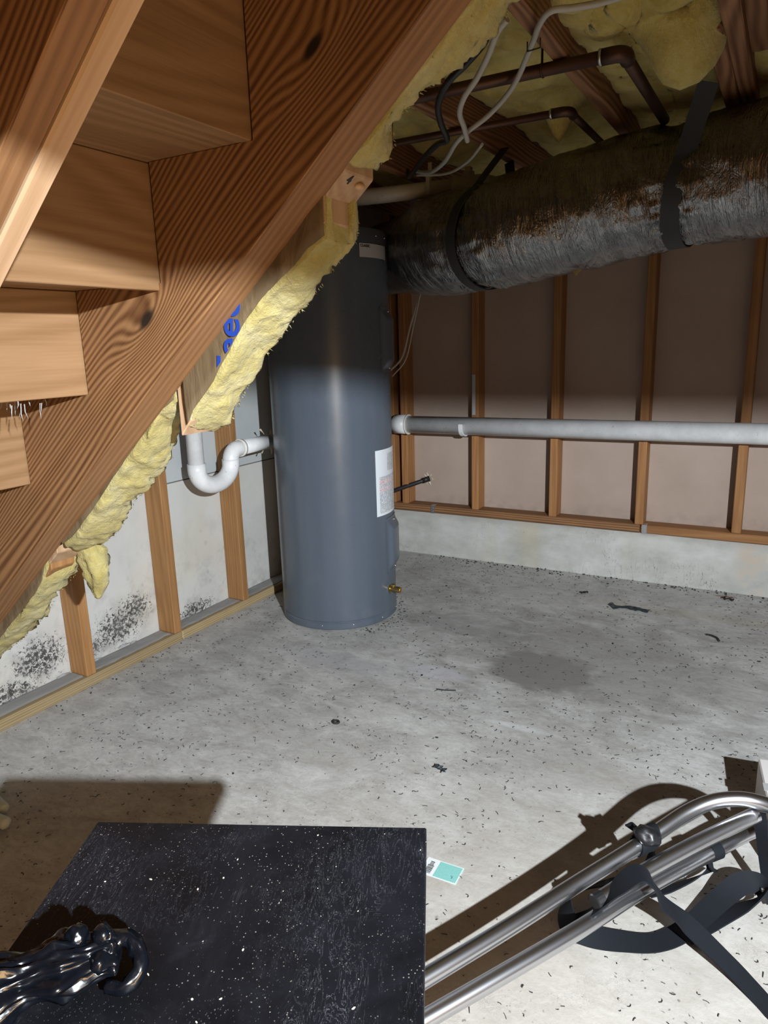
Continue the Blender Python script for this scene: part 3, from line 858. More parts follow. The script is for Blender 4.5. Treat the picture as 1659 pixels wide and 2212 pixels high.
ceiling_batt(1.953, 2.375, .60, 1.99, 1.825, 5, 'yellow ceiling batt right of the doubled joist, over the foil duct')
ceiling_batt(2.42, 2.78, -.31, 1.99, 1.825, 6, 'yellow ceiling batt farthest to the right above the duct')

# ================================================================== WATER HEATER
HX, HY, HR, HH = .478, .992, .242, 1.53
wh = thing('water_heater', 'tall dark grey cylindrical electric water heater standing on the concrete floor', 'water heater', (HX, HY, 0))
prof = [(0, .004), (HR - .004, .004), (HR + .001, .008), (HR + .001, .030), (HR - .003, .034), (HR - .003, .037), (HR, .040), (HR, .044)]
prof += [(HR, .044 + (HH - .105) * k / 24) for k in range(1, 25)]
prof += [(HR - .003, HH - .058), (HR - .003, HH - .055), (HR, HH - .053)]
autosmooth(from_bm('body', lathe_bm(prof + [(HR, HH - .052), (0, HH - .052)], 96), MT['tank'], wh), 35)
autosmooth(from_bm('lid', lathe_bm([(HR + .0025, HH - .055), (HR + .003, HH - .012), (HR - .001, HH - .003), (HR - .02, HH), (0, HH + .004)], 96), MT['tank_dark'], wh), 35)
def cpt(a, z, r): return Vector((r * cos(radians(a)), r * sin(radians(a)), z))
def cyl_panel(name, a0, a1, z0, z1, r, th, mat, parent, na=14, nz=10, corner=.0, uv=True):
    bm = bmesh.new(); uvl = bm.loops.layers.uv.verify(); front = []; 
    for i in range(na + 1):
        row = []
        for j in range(nz + 1):
            a = a0 + (a1 - a0) * i / na; z = z0 + (z1 - z0) * j / nz
            row.append((bm.verts.new(cpt(a, z, r + th)), bm.verts.new(cpt(a, z, r)), i / na, j / nz))
        front.append(row)
    def face(vs, uvs):
        f = bm.faces.new(vs)
        for l, q in zip(f.loops, uvs): l[uvl].uv = q
    for i in range(na):
        for j in range(nz):
            q = [front[i][j], front[i + 1][j], front[i + 1][j + 1], front[i][j + 1]]
            face([k[0] for k in q], [(k[2], k[3]) for k in q]); face([k[1] for k in q][::-1], [(k[2], k[3]) for k in q][::-1])
    bd = [front[i][0] for i in range(na + 1)] + [front[na][j] for j in range(1, nz + 1)] + [front[i][nz] for i in range(na - 1, -1, -1)] + [front[0][j] for j in range(nz - 1, 0, -1)]
    for a, b in zip(bd, bd[1:] + bd[:1]): face([a[0], a[1], b[1], b[0]], [(.0, .0)] * 4)
    return autosmooth(from_bm(name, bm, mat, parent), 40)
def access_cover(a0, a1, z0, z1, name):
    """pressed plate: flat flange with a raised middle"""
    bm = bmesh.new(); na, nz = 24, 40; g = []
    def sm(t): t = max(0, min(1, t)); return t * t * (3 - 2 * t)
    for i in range(na + 1):
        row = []
        for j in range(nz + 1):
            u, v = i / na, j / nz
            # rounded corners
            cu, cv = (u - .5) * 2, (v - .5) * 2; kk = 1
            w, h = (a1 - a0) / 57.3 * HR / 2, (z1 - z0) / 2; rr = .012
            ex, ey = abs(cu) * w - (w - rr), abs(cv) * h - (h - rr)
            px, py = cu * w, cv * h
            if ex > 0 and ey > 0:
                L = math.hypot(ex, ey)
                if L > rr: px = math.copysign(w - rr + ex / L * rr, cu); py = math.copysign(h - rr + ey / L * rr, cv)
            edge = min(w - abs(px), (h - abs(py)) * .55)
            hgt = .003 + .016 * sm((edge - .006) / .022)
            row.append(bm.verts.new(cpt((a0 + a1) / 2 + px / HR * 57.3, (z0 + z1) / 2 + py, HR + hgt)))
        g.append(row)
    for i in range(na):
        for j in range(nz): bm.faces.new((g[i][j], g[i + 1][j], g[i + 1][j + 1], g[i][j + 1]))
    bd = [g[i][0] for i in range(na + 1)] + [g[na][j] for j in range(1, nz + 1)] + [g[i][nz] for i in range(na - 1, -1, -1)] + [g[0][j] for j in range(nz - 1, 0, -1)]
    inner = [bm.verts.new(Vector(v.co) - Vector((v.co.x, v.co.y, 0)).normalized() * .004) for v in bd]
    for k in range(len(bd)):
        k2 = (k + 1) % len(bd); bm.faces.new((bd[k], inner[k], inner[k2], bd[k2]))
    o = autosmooth(from_bm(name, bm, MT['tank'], wh), 45)
    for zz in (z0 + .018, z1 - .018):
        s = bmesh.new(); bmesh.ops.create_uvsphere(s, u_segments=8, v_segments=6, radius=.0035)
        so = from_bm('screw', s, MT['screw'], o, True); so.location = cpt((a0 + a1) / 2, zz, HR + .006)
    return o
access_cover(-2.5, 31, 1.006, 1.255, 'upper_access_cover')
access_cover(-1.2, 32, .193, .430, 'lower_access_cover')
cyl_panel('warning_label', -15, 34, .448, .712, HR + .0003, .0012, MT['label'], wh)
lab = cyl_panel('maker_label', -25, 13, 1.425, 1.473, HR + .0003, .0012, MT['brandlabel'], wh)
# bend the word round the tank
me = text_mesh('CLASSIC', .0125, .0003, .0004)
for v in me.vertices:
    a = -24 + v.co.x / HR * 57.3; p = cpt(a, 1.4600 + v.co.y, HR + .0018 + v.co.z); v.co = p
link('label_word', me, MT['ink'], lab)
for a in (-75, -45, -12, 20, 60):
    s = bmesh.new(); bmesh.ops.create_uvsphere(s, u_segments=8, v_segments=6, radius=.003)
    o = from_bm('screw', s, MT['screw'], wh, True); o.location = cpt(a, .022, HR + .001)
for a in (-30, -5, 12):
    s = bmesh.new(); bmesh.ops.create_uvsphere(s, u_segments=8, v_segments=6, radius=.003)
    o = from_bm('screw', s, MT['screw'], wh, True); o.location = cpt(a, HH - .028, HR + .003)
# brass drain valve
vd = Vector((cos(radians(2)), sin(radians(2)), 0)); vp = cpt(2, .128, HR - .004)
o = from_bm('drain_valve', lathe_bm([(0, 0), (.017, 0), (.017, .010), (.0105, .011), (.0105, .032), (.013, .033), (.013, .052), (.0095, .052), (.0095, .044), (0, .044)], 20), MT['brass'], wh)
o.matrix_local = frame(vp, Vector((0, 0, 1)), (-vd.y, vd.x, 0)) @ Matrix.Identity(4)
o.matrix_local = Matrix(((0, -vd.y, vd.x, vp.x), (0, vd.x, vd.y, vp.y), (-1, 0, 0, vp.z), (0, 0, 0, 1)))
autosmooth(o, 40)
st = from_bm('valve_stem', lathe_bm([(0, 0), (.006, 0), (.006, .014), (.009, .015), (.009, .021), (.004, .023), (0, .023)], 14), MT['brass'], o)
st.matrix_local = Matrix.Translation((0, 0, .022)) @ Matrix.Rotation(-pi / 2, 4, 'Y') 
# collar plate behind the valve
c = from_bm('valve_collar', lathe_bm([(0, 0), (.026, 0), (.024, .004), (0, .005)], 24), MT['tank'], wh, True)
c.matrix_local = Matrix(((0, -vd.y, vd.x, vp.x), (0, vd.x, vd.y, vp.y), (-1, 0, 0, vp.z), (0, 0, 0, 1)))
# water nipples and their risers on top
for a, h in ((150, .19), (-10, .06)):
    tube('pipe_nipple', [cpt(a, HH - .002, .11), cpt(a, HH + h, .11)], .012, MT['copper'], wh, 12)

# wires that dive behind the tank from the ceiling
w1 = tube('electric_wire', catmull([(.74, 1.46, 1.71), (.72, 1.40, 1.50), (.715, 1.345, 1.33), (.672, 1.325, 1.18), (.645, 1.30, 1.06), (.60, 1.26, 1.0)], 8), .0045, MT['cable_w'])
tag(w1, 'pair of thin whitish wires hanging behind the tank, the thicker one', 'wire')
w2 = tube('electric_wire', catmull([(.77, 1.44, 1.71), (.735, 1.39, 1.50), (.723, 1.335, 1.33), (.69, 1.32, 1.18), (.662, 1.30, 1.05), (.61, 1.27, .98)], 8), .003, MT['cable_w'])
tag(w2, 'thin whitish wire hanging behind the tank, the slimmer one on the right', 'wire')
w3 = tube('electric_wire', catmull([(.705, .62, 1.71), (.672, .79, 1.66), (.655, .80, 1.58), (.64, .86, 1.532)], 8), .0045, MT['cable_w'])
tag(w3, 'short pale wire dropping from the pale pipe onto the tank lid', 'wire')

# ================================================================== PIPES
# trap under the sink drain in front of the left wall
TX = .18
tp = thing('drain_trap', 'white plastic drain trap with U bend in front of the left wall studs', 'pipe', (TX, .6, .6))
tp.location = (0, 0, 0)
tube('drop_pipe', [(TX, .515, 1.70), (TX, .51, .675)], .0302, MT['pvc'], tp, 24)
ub = arc_pts((TX, .605, .675), (0, .095, 0), (0, 0, -.070), pi, 0, 24)
ub = [Vector((TX, .51, .700))] + ub + [Vector((TX, .70, .690))]
tube('u_bend', ub, lambda s, a, i: .0345 if i in (0, 1, 2, len(ub) - 1, len(ub) - 2, len(ub) - 3) else .0335, MT['pvc'], tp, 24)
el = [Vector((TX, .70, .672))] + arc_pts((TX, .742, .684), (0, -.042, 0), (0, 0, .042), 0, pi / 2, 10) + [Vector((TX, .760, .726))]
el = [Vector((TX, .70, .665)), Vector((TX, .70, .680))] + arc_pts((TX, .745, .680), (0, -.045, 0), (0, 0, .045), 0, pi / 2, 10) + [Vector((TX, .765, .725))]
tube('elbow', el, .0320, MT['pvc'], tp, 24)
tube('elbow_hub_ring', [(TX, .757, .725), (TX, .770, .725)], .0355, MT['ring'], tp, 24)
tube('trap_arm', [(TX, .765, .725), (TX, .945, .727)], .0302, MT['pvc'], tp, 24)
# tall stack with a tee that takes the arm
sk = thing('vent_stack', 'beige plastic stack pipe in the shade between left wall and grey tank', 'pipe', (0, 0, 0))
SX, SY = .125, 1.13
tube('stack_pipe', [(SX, SY, .0), (SX, SY, 1.715)], .044, MT['beige'], sk, 24)
tube('pipe_coupling', [(SX, SY, .86), (SX, SY, 1.0)], .050, MT['beige'], sk, 24)
tube('tee_hub', [(SX + .045, 1.0, .727), (SX + .01, SY, .727)], .040, MT['beige'], sk, 20)
for q in range(6):
    a = q * pi / 3; c0 = Vector((TX - .01, .952, .727)) + Vector((cos(a), 0, sin(a))) * .034
    ribbon('paper_shred', [c0, c0 + Vector((cos(a) * .012, -.006, sin(a) * .014)), c0 + Vector((cos(a) * .02, -.012, sin(a) * .026))], .008, MT['paper'], sk, [0, 30, 60], .0006, 3)

# long white waste pipe along the back wall
wp = thing('waste_pipe', 'long white plastic waste pipe running across the back wall studs', 'pipe', (0, 0, 0))
tube('pipe', [(.30, 1.862, .7035), (4.9, 1.862, .719)], .0445, MT['pvc'], wp, 28)
tube('pipe_hub', [(.30, 1.862, .7035), (.372, 1.862, .7038)], .050, MT['pvc'], wp, 28)
tube('hub_ring', [(.372, 1.862, .7038), (.378, 1.862, .7038)], .0525, MT['ring'], wp, 28)
hk = arc_pts((.690, 1.862, .705), (0, -.0485, 0), (0, 0, -.0485), -.25, pi * .9, 20)
rb = bmesh.new(); rows = []
for i, q in enumerate(hk):
    n_ = (q - Vector((.690, 1.862, .705))).normalized()
    rows.append([rb.verts.new(q + Vector((dx, 0, 0)) + n_ * t) for dx, t in ((-.011, .004), (.011, .004), (.011, -.003), (-.011, -.003))])
for a, b in zip(rows, rows[1:]):
    for k in range(4): rb.faces.new((a[k], a[(k + 1) % 4], b[(k + 1) % 4], b[k]))
rb.faces.new(rows[0][::-1]); rb.faces.new(rows[-1])
autosmooth(from_bm('pipe_hook', rb, MT['pvc'], wp), 50)

# pale pipe under the joists
pp = thing('ceiling_drain_pipe', 'pale plastic pipe hung below the joists right of the sawn stud end', 'pipe', (0, 0, 0))
A_, B_ = Vector((.50, 1.00, 1.655)), Vector((.964, 1.148, 1.667))
A_ = Vector((.45, .985, 1.648)); B_ = Vector((.975, 1.150, 1.668)); dirp = (B_ - A_).normalized()
tube('pipe', [A_, B_], .0285, MT['pvc_old'], pp, 22)
E_ = B_ + dirp * .04
tube('elbow', [B_ - dirp * .025, B_, E_, E_ + dirp * .03 + Vector((0, .01, .002)), E_ + dirp * .05 + Vector((0, .05, .004)), E_ + dirp * .055 + Vector((0, .10, .006))], .034, MT['pvc_old'], pp, 22)
tube('cleanout_neck', [E_ - dirp * .004, E_ - dirp * .004 + Vector((0, 0, .045))], .021, MT['pvc_old'], pp, 18)
bm = bmesh.new(); bmesh.ops.create_cube(bm, size=1); bmesh.ops.scale(bm, vec=(.022, .022, .018), verts=bm.verts); bevel(bm, .002)
o = from_bm('cleanout_plug', bm, MT['pvc_old'], pp); o.location = E_ - dirp * .004 + Vector((0, 0, .053))
hp = A_.lerp(B_, .80)
bm = bmesh.new(); rows = []
sd = Vector((0, 0, 1)).cross(dirp).normalized()
loop = [hp + sd * .032 + Vector((0, 0, .10)), hp + sd * .031 + Vector((0, 0, .03))] + [hp + sd * .031 * cos(t) - Vector((0, 0, .031)) * sin(t) for t in [pi * k / 14 for k in range(15)]] + [hp - sd * .031 + Vector((0, 0, .03)), hp - sd * .032 + Vector((0, 0, .06))]
for i, q in enumerate(loop):
    t = (loop[min(i + 1, len(loop) - 1)] - loop[max(i - 1, 0)]).normalized(); n_ = dirp.cross(t).normalized()
    rows.append([bm.verts.new(q + dirp * a + n_ * b) for a, b in ((-.007, .0012), (.007, .0012), (.007, -.0012), (-.007, -.0012))])
for a, b in zip(rows, rows[1:]):
    for k in range(4): bm.faces.new((a[k], a[(k + 1) % 4], b[(k + 1) % 4], b[k]))
from_bm('pipe_strap', bm, MT['cable_w'], pp)

# tarnished copper lines under the joists
def copper(y, xe, x0, yend, z, label, r=.0112):
    t = thing('copper_pipe', label, 'pipe', (0, 0, 0), 'copper pipes under the joists')
    rb_ = .022
    tube('pipe', [(x0, y, z), (xe - .02, y, z)], r, MT['copper'], t, 16)
    tube('elbow', [Vector((xe - .045, y, z)), Vector((xe - .022, y, z))] + arc_pts((xe - .02, y + rb_, z), (0, -rb_, 0), (rb_, 0, 0), 0, pi / 2, 8) + [Vector((xe, y + rb_ + .024, z))], r + .003, MT['copper'], t, 16)
    tube('pipe', [(xe, y + .02, z), (xe, yend, z)], r, MT['copper'], t, 16)
    tube('solder_ring', [(xe - .050, y, z), (xe - .044, y, z)], r + .0034, MT['solder'], t, 16)
    # J hook nailed to the joist
    jx = 1.585
    if x0 < jx < xe:
        pts = [Vector((1.545, y - .004, z + .05))] + arc_pts((1.545, y, z), (0, -.0135, 0), (0, 0, -.0135), -pi * .4, pi * .85, 12)
        tube('pipe_hook', pts, .0028, MT['copper'], t, 8)
    return t
copper(.306, 1.721, .60, .875, 1.7045, 'upper dark copper pipe with an elbow, crossing below the bare joist', .0138)
copper(.640, 1.514, .50, 1.05, 1.7065, 'lower dark copper pipe with an elbow, just above the foil duct', .0100)

# cables
def cable(name, pts, r, mat, label, cat='cable'):
    o = tube(name, catmull(pts, 10), r, mat, None, 10); return tag(o, label, cat)
cable('power_cable', [(1.90, .04, 1.709), (1.799, .042, 1.708), (1.734, .045, 1.706), (1.688, .03, 1.703), (1.650, .013, 1.70), (1.614, .06, 1.70), (1.57, .154, 1.706), (1.489, .273, 1.675), (1.405, .349, 1.65), (1.335, .372, 1.625), (1.284, .416, 1.615), (1.152, .635, 1.63), (1.023, .81, 1.65), (.907, .932, 1.69)], .0062, MT['cable_w'], 'long pale grey cable looping from the joist down across both copper pipes')
cable('power_cable', [(1.56, .03, 1.712), (1.535, .045, 1.70), (1.499, .09, 1.68), (1.453, .141, 1.66), (1.411, .173, 1.64), (1.371, .24, 1.63), (1.351, .313, 1.62), (1.334, .374, 1.605)], .0066, MT['cable_w'], 'short pale grey cable between the black cable and the long loop')
cable('power_cable', [(1.51, .07, 1.714), (1.484, .09, 1.70), (1.44, .109, 1.68), (1.393, .126, 1.66), (1.329, .214, 1.65), (1.289, .313, 1.64), (1.262, .410, 1.626), (1.216, .45, 1.63), (1.102, .598, 1.64), (.908, .887, 1.665), (.87, .95, 1.70)], .0078, MT['cable_b'], 'black cable hanging in a kink beside the fibreglass strip')
cable('power_cable', [(1.27, .636, 1.66), (1.173, .758, 1.65), (1.048, .881, 1.655), (.905, .947, 1.68)], .0045, MT['cable_w'], 'thin pale wire curving below the long cable to the pipe strap')
o = tube('cable_staple', [(1.556, .165, 1.716), (1.556, .165, 1.698), (1.585, .160, 1.698), (1.585, .160, 1.716)], .0016, MT['debris'], ce, 6, False)

# black pipe from the tank into the wall
hz = thing('black_hose', 'black foam covered pipe passing from behind the tank into the back wall', 'pipe', (0, 0, 0))
tube('hose', catmull([(.16, 1.52, .275), (.22, 1.70, .31), (.285, 1.85, .345), (.36, 1.945, .372), (.425, 2.0, .395)], 8), .0115, MT['black_rub'], hz, 14)
tube('hose_end', [(.395, 1.975, .385), (.425, 2.0, .395)], .0155, MT['black_rub'], hz, 14)

# ================================================================== FOIL DUCT
axis = catmull([(.36, 1.70, 1.505), (.52, 1.565, 1.500), (.70, 1.36, 1.480), (.88, 1.14, 1.462), (1.12, .975, 1.452), (1.30, .925, 1.468), (1.478, .910, 1.492), (1.62, .905, 1.515), (1.781, .900, 1.530), (1.99, .858, 1.538), (2.20, .82, 1.530), (2.55, .76, 1.52), (3.2, .68, 1.53), (4.2, .55, 1.53)], 26)
DR = .172
SX1, SX2 = 1.772, 1.150
def duct_r(s, a, i):
    p = axis[i]; r = DR
    for sx in (SX1, SX2):
        d = abs(p.x - sx); r -= .013 * math.exp(-(d / .060) ** 2)
    if p.x < .9: r -= .012 * min(1, (.9 - p.x) / .3)
    ca, sa = cos(a), sin(a)
    near = sum(math.exp(-(abs(p.x - sx) / .10) ** 2) for sx in (SX1, SX2))
    crease = fbm((s * 26, ca * 1.2, sa * 1.2), 1.0, 3) * .0032 + fbm((s * 5, ca * 1.4, sa * 1.4), 1.6, 4) * .0055
    crease += near * fbm((s * 16, ca * 6, sa * 6), 1.3, 4) * .012
    calm = 1 - .92 * max(math.exp(-((p.x - sx) / .030) ** 2) for sx in (SX1, SX2))
    return r + crease * calm
du = thing('foil_duct', 'large round air duct wrapped in crinkled silver foil insulation below the joists', 'duct', (0, 0, 0))
duct = tube('foil_sleeve', axis, duct_r, MT['foil'], du, 110)
# a torn corner of the yellow liner showing below
bm = bmesh.new(); v = [bm.verts.new(q) for q in ((0, 0, 0), (.028, .004, .004), (.012, -.002, -.016), (.014, .012, -.002))]
for f in ((0, 1, 2), (1, 3, 2), (3, 0, 2), (0, 3, 1)): bm.faces.new([v[k] for k in f])
from_bm('torn_liner', bm, MT['glass'], du, M=Matrix.Translation((1.478, .862, 1.317)))

def duct_strap(sx, label, lean, t0, ty, hw):
    i = min(range(len(axis)), key=lambda k: abs(axis[k].x - sx)); c = axis[i]
    T = (axis[i + 1] - axis[i - 1]).normalized(); h = Vector((-T.y, T.x, 0)).normalized(); h = h if h.y < 0 else -h   # towards the room
    up = Vector((0, 0, 1)); r = DR - .013 + .0085
    pts = [c + h * .02 + T * lean + up * (1.722 - c.z)] if False else []
    top = Vector((c.x + lean, ty, 1.719))
    pts = [top]
    for k in range(0, 41):
        t = radians(t0 - k * (t0 + 180 + 10) / 40); pts.append(c + (h * cos(t) + up * sin(t)) * r + T * lean * .55 * max(0, 1 - k / 16) ** 2)
    pts.append(Vector((c.x + lean * .3, c.y + .17, 1.719)))
    bm = bmesh.new(); rows = []
    for k, q in enumerate(pts):
        t = (pts[min(k + 1, len(pts) - 1)] - pts[max(k - 1, 0)]).normalized(); w = (T - t * T.dot(t)).normalized(); n_ = t.cross(w).normalized()
        rows.append([bm.verts.new(q + w * a + n_ * b) for a, b in ((-hw, .0016), (hw, .0016), (hw, -.0016), (-hw, -.0016))])
    for a, b in zip(rows, rows[1:]):
        for k in range(4): bm.faces.new((a[k], a[(k + 1) % 4], b[(k + 1) % 4], b[k]))
    bm.faces.new(rows[0][::-1]); bm.faces.new(rows[-1])
    o = autosmooth(from_bm('duct_strap', bm, MT['strap']), 50)
    return tag(o, label, 'strap', 'hanger straps round the duct')
duct_strap(SX1, 'black hanger strap round the duct under the doubled joist, at right', .08, 14, .66, .025)
duct_strap(SX2, 'black hanger strap round the duct next to the tank, at left', .075, 60, .945, .020)

# ================================================================== FOREGROUND
# ---- black side table
tb = thing('side_table', 'small black square table with a dusty scratched top in the foreground', 'table', (0, 0, 0))
BL, BR = Vector((1.502, -1.024, .64)), Vector((1.811, -.877, .64))
ex = (BR - BL).normalized(); W_ = (BR - BL).length; ey = Vector((ex.y, -ex.x, 0)); D_ = .29
Mt = Matrix(((ex.x, -ey.x, 0, BL.x), (ex.y, -ey.y, 0, BL.y), (0, 0, 1, .64), (0, 0, 0, 1)))    # local +X along the far edge, -Y towards the camera
bm = bmesh.new(); bmesh.ops.create_cube(bm, size=1); bmesh.ops.scale(bm, vec=(W_, D_, .018), verts=bm.verts)
bmesh.ops.translate(bm, vec=(W_ / 2, -D_ / 2, -.009), verts=bm.verts); bevel(bm, .0012)
from_bm('tabletop', bm, MT['blacktop'], tb, M=Mt)
bm = bmesh.new()
for lo, hi in (((.03, -.045, -.07), (W_ - .03, -.03, -.018)), ((.03, -D_ + .03, -.07), (W_ - .03, -D_ + .045, -.018)), ((.03, -D_ + .045, -.07), (.045, -.045, -.018)), ((W_ - .045, -D_ + .045, -.07), (W_ - .03, -.045, -.018))):
    q = bmesh.ops.create_cube(bm, size=1)['verts']; bmesh.ops.scale(bm, vec=[b - a for a, b in zip(lo, hi)], verts=q)
    bmesh.ops.translate(bm, vec=[(a + b) / 2 for a, b in zip(lo, hi)], verts=q)
from_bm('apron', bm, MT['blackleg'], tb, M=Mt)
for x in (.04, W_ - .04):
    for y in (-.045, -D_ + .045):
        bm = bmesh.new(); bmesh.ops.create_cube(bm, size=1); bmesh.ops.scale(bm, vec=(.026, .026, .622), verts=bm.verts)
        bmesh.ops.translate(bm, vec=(x, y, -.018 - .311), verts=bm.verts); bevel(bm, .002)
        from_bm('leg', bm, MT['blackleg'], tb, M=Mt)
# crumbs of plaster lying on the top
random.seed(11)
bm = bmesh.new()
for k in range(130):
    x = random.random() * W_; y = -random.random() * D_
    if noise.noise(Vector((x * 14, y * 14, 2))) < random.uniform(-.5, .4): continue
    r = random.choice((.0003, .0004, .0005, .0009)); q = bmesh.ops.create_icosphere(bm, subdivisions=1, radius=r)['verts']
    bmesh.ops.scale(bm, vec=(random.uniform(.8, 2.2), random.uniform(.6, 1.2), .5), verts=q)
    bmesh.ops.rotate(bm, verts=q, matrix=Matrix.Rotation(random.random() * 6, 3, 'Z')); bmesh.ops.translate(bm, vec=(x, y, r * .4), verts=q)
o = from_bm('plaster_crumbs', bm, MT['crumb'], None, M=Mt); tag(o, 'pale plaster crumbs scattered over the black tabletop', 'crumbs', kind='stuff')

# ---- crumpled glossy black plastic bundle on the table
bp = catmull([(1.575, -1.285, .664), (1.607, -1.237, .664), (1.625, -1.207, .664), (1.643, -1.182, .664), (1.661, -1.159, .664), (1.672, -1.138, .662)], 14)
def bund(s, a, i):
    t = i / (len(bp) - 1); q = (s * 11, cos(a) * 1.6, sin(a) * 1.6)
    fold = abs(fbm(q, 1.5, 3))
    return (.0215 - .004 * t + .003 * sin(t * 21)) * (min(1, (1 - t) * 9 + .30)) * (.82 + .62 * fold + .10 * fbm((s * 60, cos(a) * 2, sin(a) * 2), 1.4, 3))
bu = thing('plastic_bundle', 'crumpled glossy black plastic bundle lying on the table corner', 'bag', (0, 0, 0))
tube('rolled_bag', bp, bund, MT['gloss'], bu, 72)
tube('twisted_end', catmull([(1.664, -1.150, .668), (1.676, -1.136, .670), (1.690, -1.136, .664), (1.698, -1.143, .656), (1.694, -1.156, .650), (1.682, -1.162, .650)], 8), lambda s, a, i: .0060 * (1 + .5 * fbm((s * 60, cos(a), sin(a)), 1.3)) * (1.25 - s * 6), MT['gloss'], bu, 16)
for k_, (x_, y_, z_, r_) in enumerate(((1.652, -1.160, .682, .008), (1.668, -1.150, .680, .0075), (1.676, -1.160, .668, .008))):
    kb = bmesh.new(); bmesh.ops.create_icosphere(kb, subdivisions=3, radius=r_)
    for v in kb.verts: v.co *= 1 + .4 * fbm(v.co + Vector((k_, 0, 0)), 120, 2)
    o = from_bm('fold', kb, MT['gloss'], bu, True); o.location = (x_, y_, z_)

# ---- bent metal tubes lying on the floor
tf = thing('tube_frame', 'shiny bent metal tube frame lying on the floor beside the table', 'frame', (0, 0, 0))
RT = .0150
PA = [(1.36, -1.02, .022), (1.45, -.92, .060), (1.56, -.745, .092), (1.66, -.570, .100), (1.744, -.423, .107), (1.827, -.275, .117), (1.906, -.160, .140), (1.947, -.103, .158), (1.985, -.053, .175), (2.024, -.018, .189), (2.064, .001, .198), (2.103, .010, .200), (2.145, .003, .197), (2.20, -.03, .18), (2.30, -.10, .14), (2.42, -.19, .08), (2.55, -.28, .0165)]
tube('upper_tube', catmull(PA, 10), RT, MT['steel'], tf, 22)
PB = [(1.34, -1.10, .018), (1.44, -.965, .032), (1.56, -.785, .048), (1.676, -.606, .060), (1.762, -.475, .070), (1.843, -.348, .078), (1.939, -.185, .085), (2.039, -.033, .090), (2.118, .083, .092), (2.20, .19, .06), (2.28, .28, .018)]
tube('lower_tube', catmull(PB, 10), RT, MT['steel'], tf, 22)
PC = [(1.868, -.303, .115), (1.938, -.197, .130), (2.023, -.088, .150), (2.108, .008, .172)]
tube('middle_tube', catmull(PC, 10), RT, MT['steel'], tf, 22)
a = Vector(PC[0]); d = (Vector(PC[1]) - a).normalized()
tube('tube_cap', [a - d * .006, a - d * .004, a + d * .012], lambda s, a_, i: (.0135, .0158, .0158)[i], MT['black_rub'], tf, 18, False)

# ---- black webbing straps tied to the tubes
wb1 = thing('tie_strap', 'black webbing strap knotted round the upper metal tube', 'strap', (0, 0, 0), None)
kc = Vector((1.923, -.137, .148)); kt = Vector((.60, .72, .25)).normalized()
hs = Vector((0, 0, 1)).cross(kt).normalized(); ku = kt.cross(hs).normalized()
for off, rr, tw in ((-.010, .0185, .0), (.010, .0195, .5)):
    pts = [kc + kt * (off + .008 * sin(t + tw)) + (hs * cos(t) + ku * sin(t)) * rr for t in [2 * pi * k / 24 for k in range(25)]]
    bm = bmesh.new(); rows = []
    for k, q in enumerate(pts):
        n_ = (q - kc - kt * (q - kc).dot(kt)).normalized()
        rows.append([bm.verts.new(q + kt * a_ + n_ * b_) for a_, b_ in ((-.014, .001), (.0, .0035), (.014, .001), (.014, -.001), (-.014, -.001))])
    for a_, b_ in zip(rows, rows[1:]):
        for k in range(5): bm.faces.new((a_[k], a_[(k + 1) % 5], b_[(k + 1) % 5], b_[k]))
    autosmooth(from_bm('wrap', bm, MT['web'], wb1), 60)
nb = bmesh.new(); bmesh.ops.create_icosphere(nb, subdivisions=3, radius=.023)
for v in nb.verts: v.co *= 1 + .35 * fbm(v.co, 45, 3)
bmesh.ops.scale(nb, vec=(1.1, .8, .75), verts=nb.verts)
o = from_bm('knot', nb, MT['cable_b'], wb1, True); o.location = kc + Vector((.003, -.012, .020))
ribbon('tail', [kc + Vector((.010, .006, .012)), (1.938, -.125, .125), (1.937, -.120, .092), (1.924, -.112, .060), (1.905, -.108, .03)], .027, MT['web'], wb1, [40, 60, 60, 50, 40], .0015, 8)
ribbon('tail', [kc + Vector((-.012, .0, .012)), kc + Vector((-.022, .012, .016)), kc + Vector((-.034, .016, .004))], .024, MT['web'], wb1, [40, 50, 60], .0015, 6)

wb2 = thing('loop_strap', 'long black webbing strap looped and crossed over the metal tubes and floor', 'strap', (0, 0, 0), None)
W2 = .042
# loop lying on the floor and passing under / over the tubes
ribbon('webbing', [(1.895, -.105, .022), (1.87, -.135, .030), (1.826, -.186, .035), (1.800, -.250, .048), (1.817, -.302, .046), (1.853, -.296, .030), (1.906, -.265, .013), (1.967, -.228, .006), (2.015, -.165, .008), (2.060, -.080, .020), (2.094, -.033, .035), (2.124, -.020, .036), (2.134, -.038, .030), (2.098, -.081, .018), (2.046, -.139, .008), (2.006, -.200, .010)], W2,
       MT['web'], wb2, [20, 25, 40, 60, 50, 30, 12, 0, 0, 10, 40, 60, 60, 25, 5, 0], .0014, 10)
ribbon('webbing', [(1.818, -.306, .038), (1.840, -.300, .060), (1.868, -.299, .100), (1.897, -.288, .142), (1.927, -.260, .165), (1.950, -.246, .150), (1.968, -.233, .103), (2.010, -.211, .055), (2.076, -.229, .022), (2.116, -.252, .010), (2.156, -.287, .004), (2.20, -.345, .003)], lambda f: W2 * (1 if f < 7 else 1 - .10 * (f - 7)),
       MT['web'], wb2, [10, 0, -10, -10, 0, 10, 20, 10, 5, 8, 20, 30], .0014, 10)
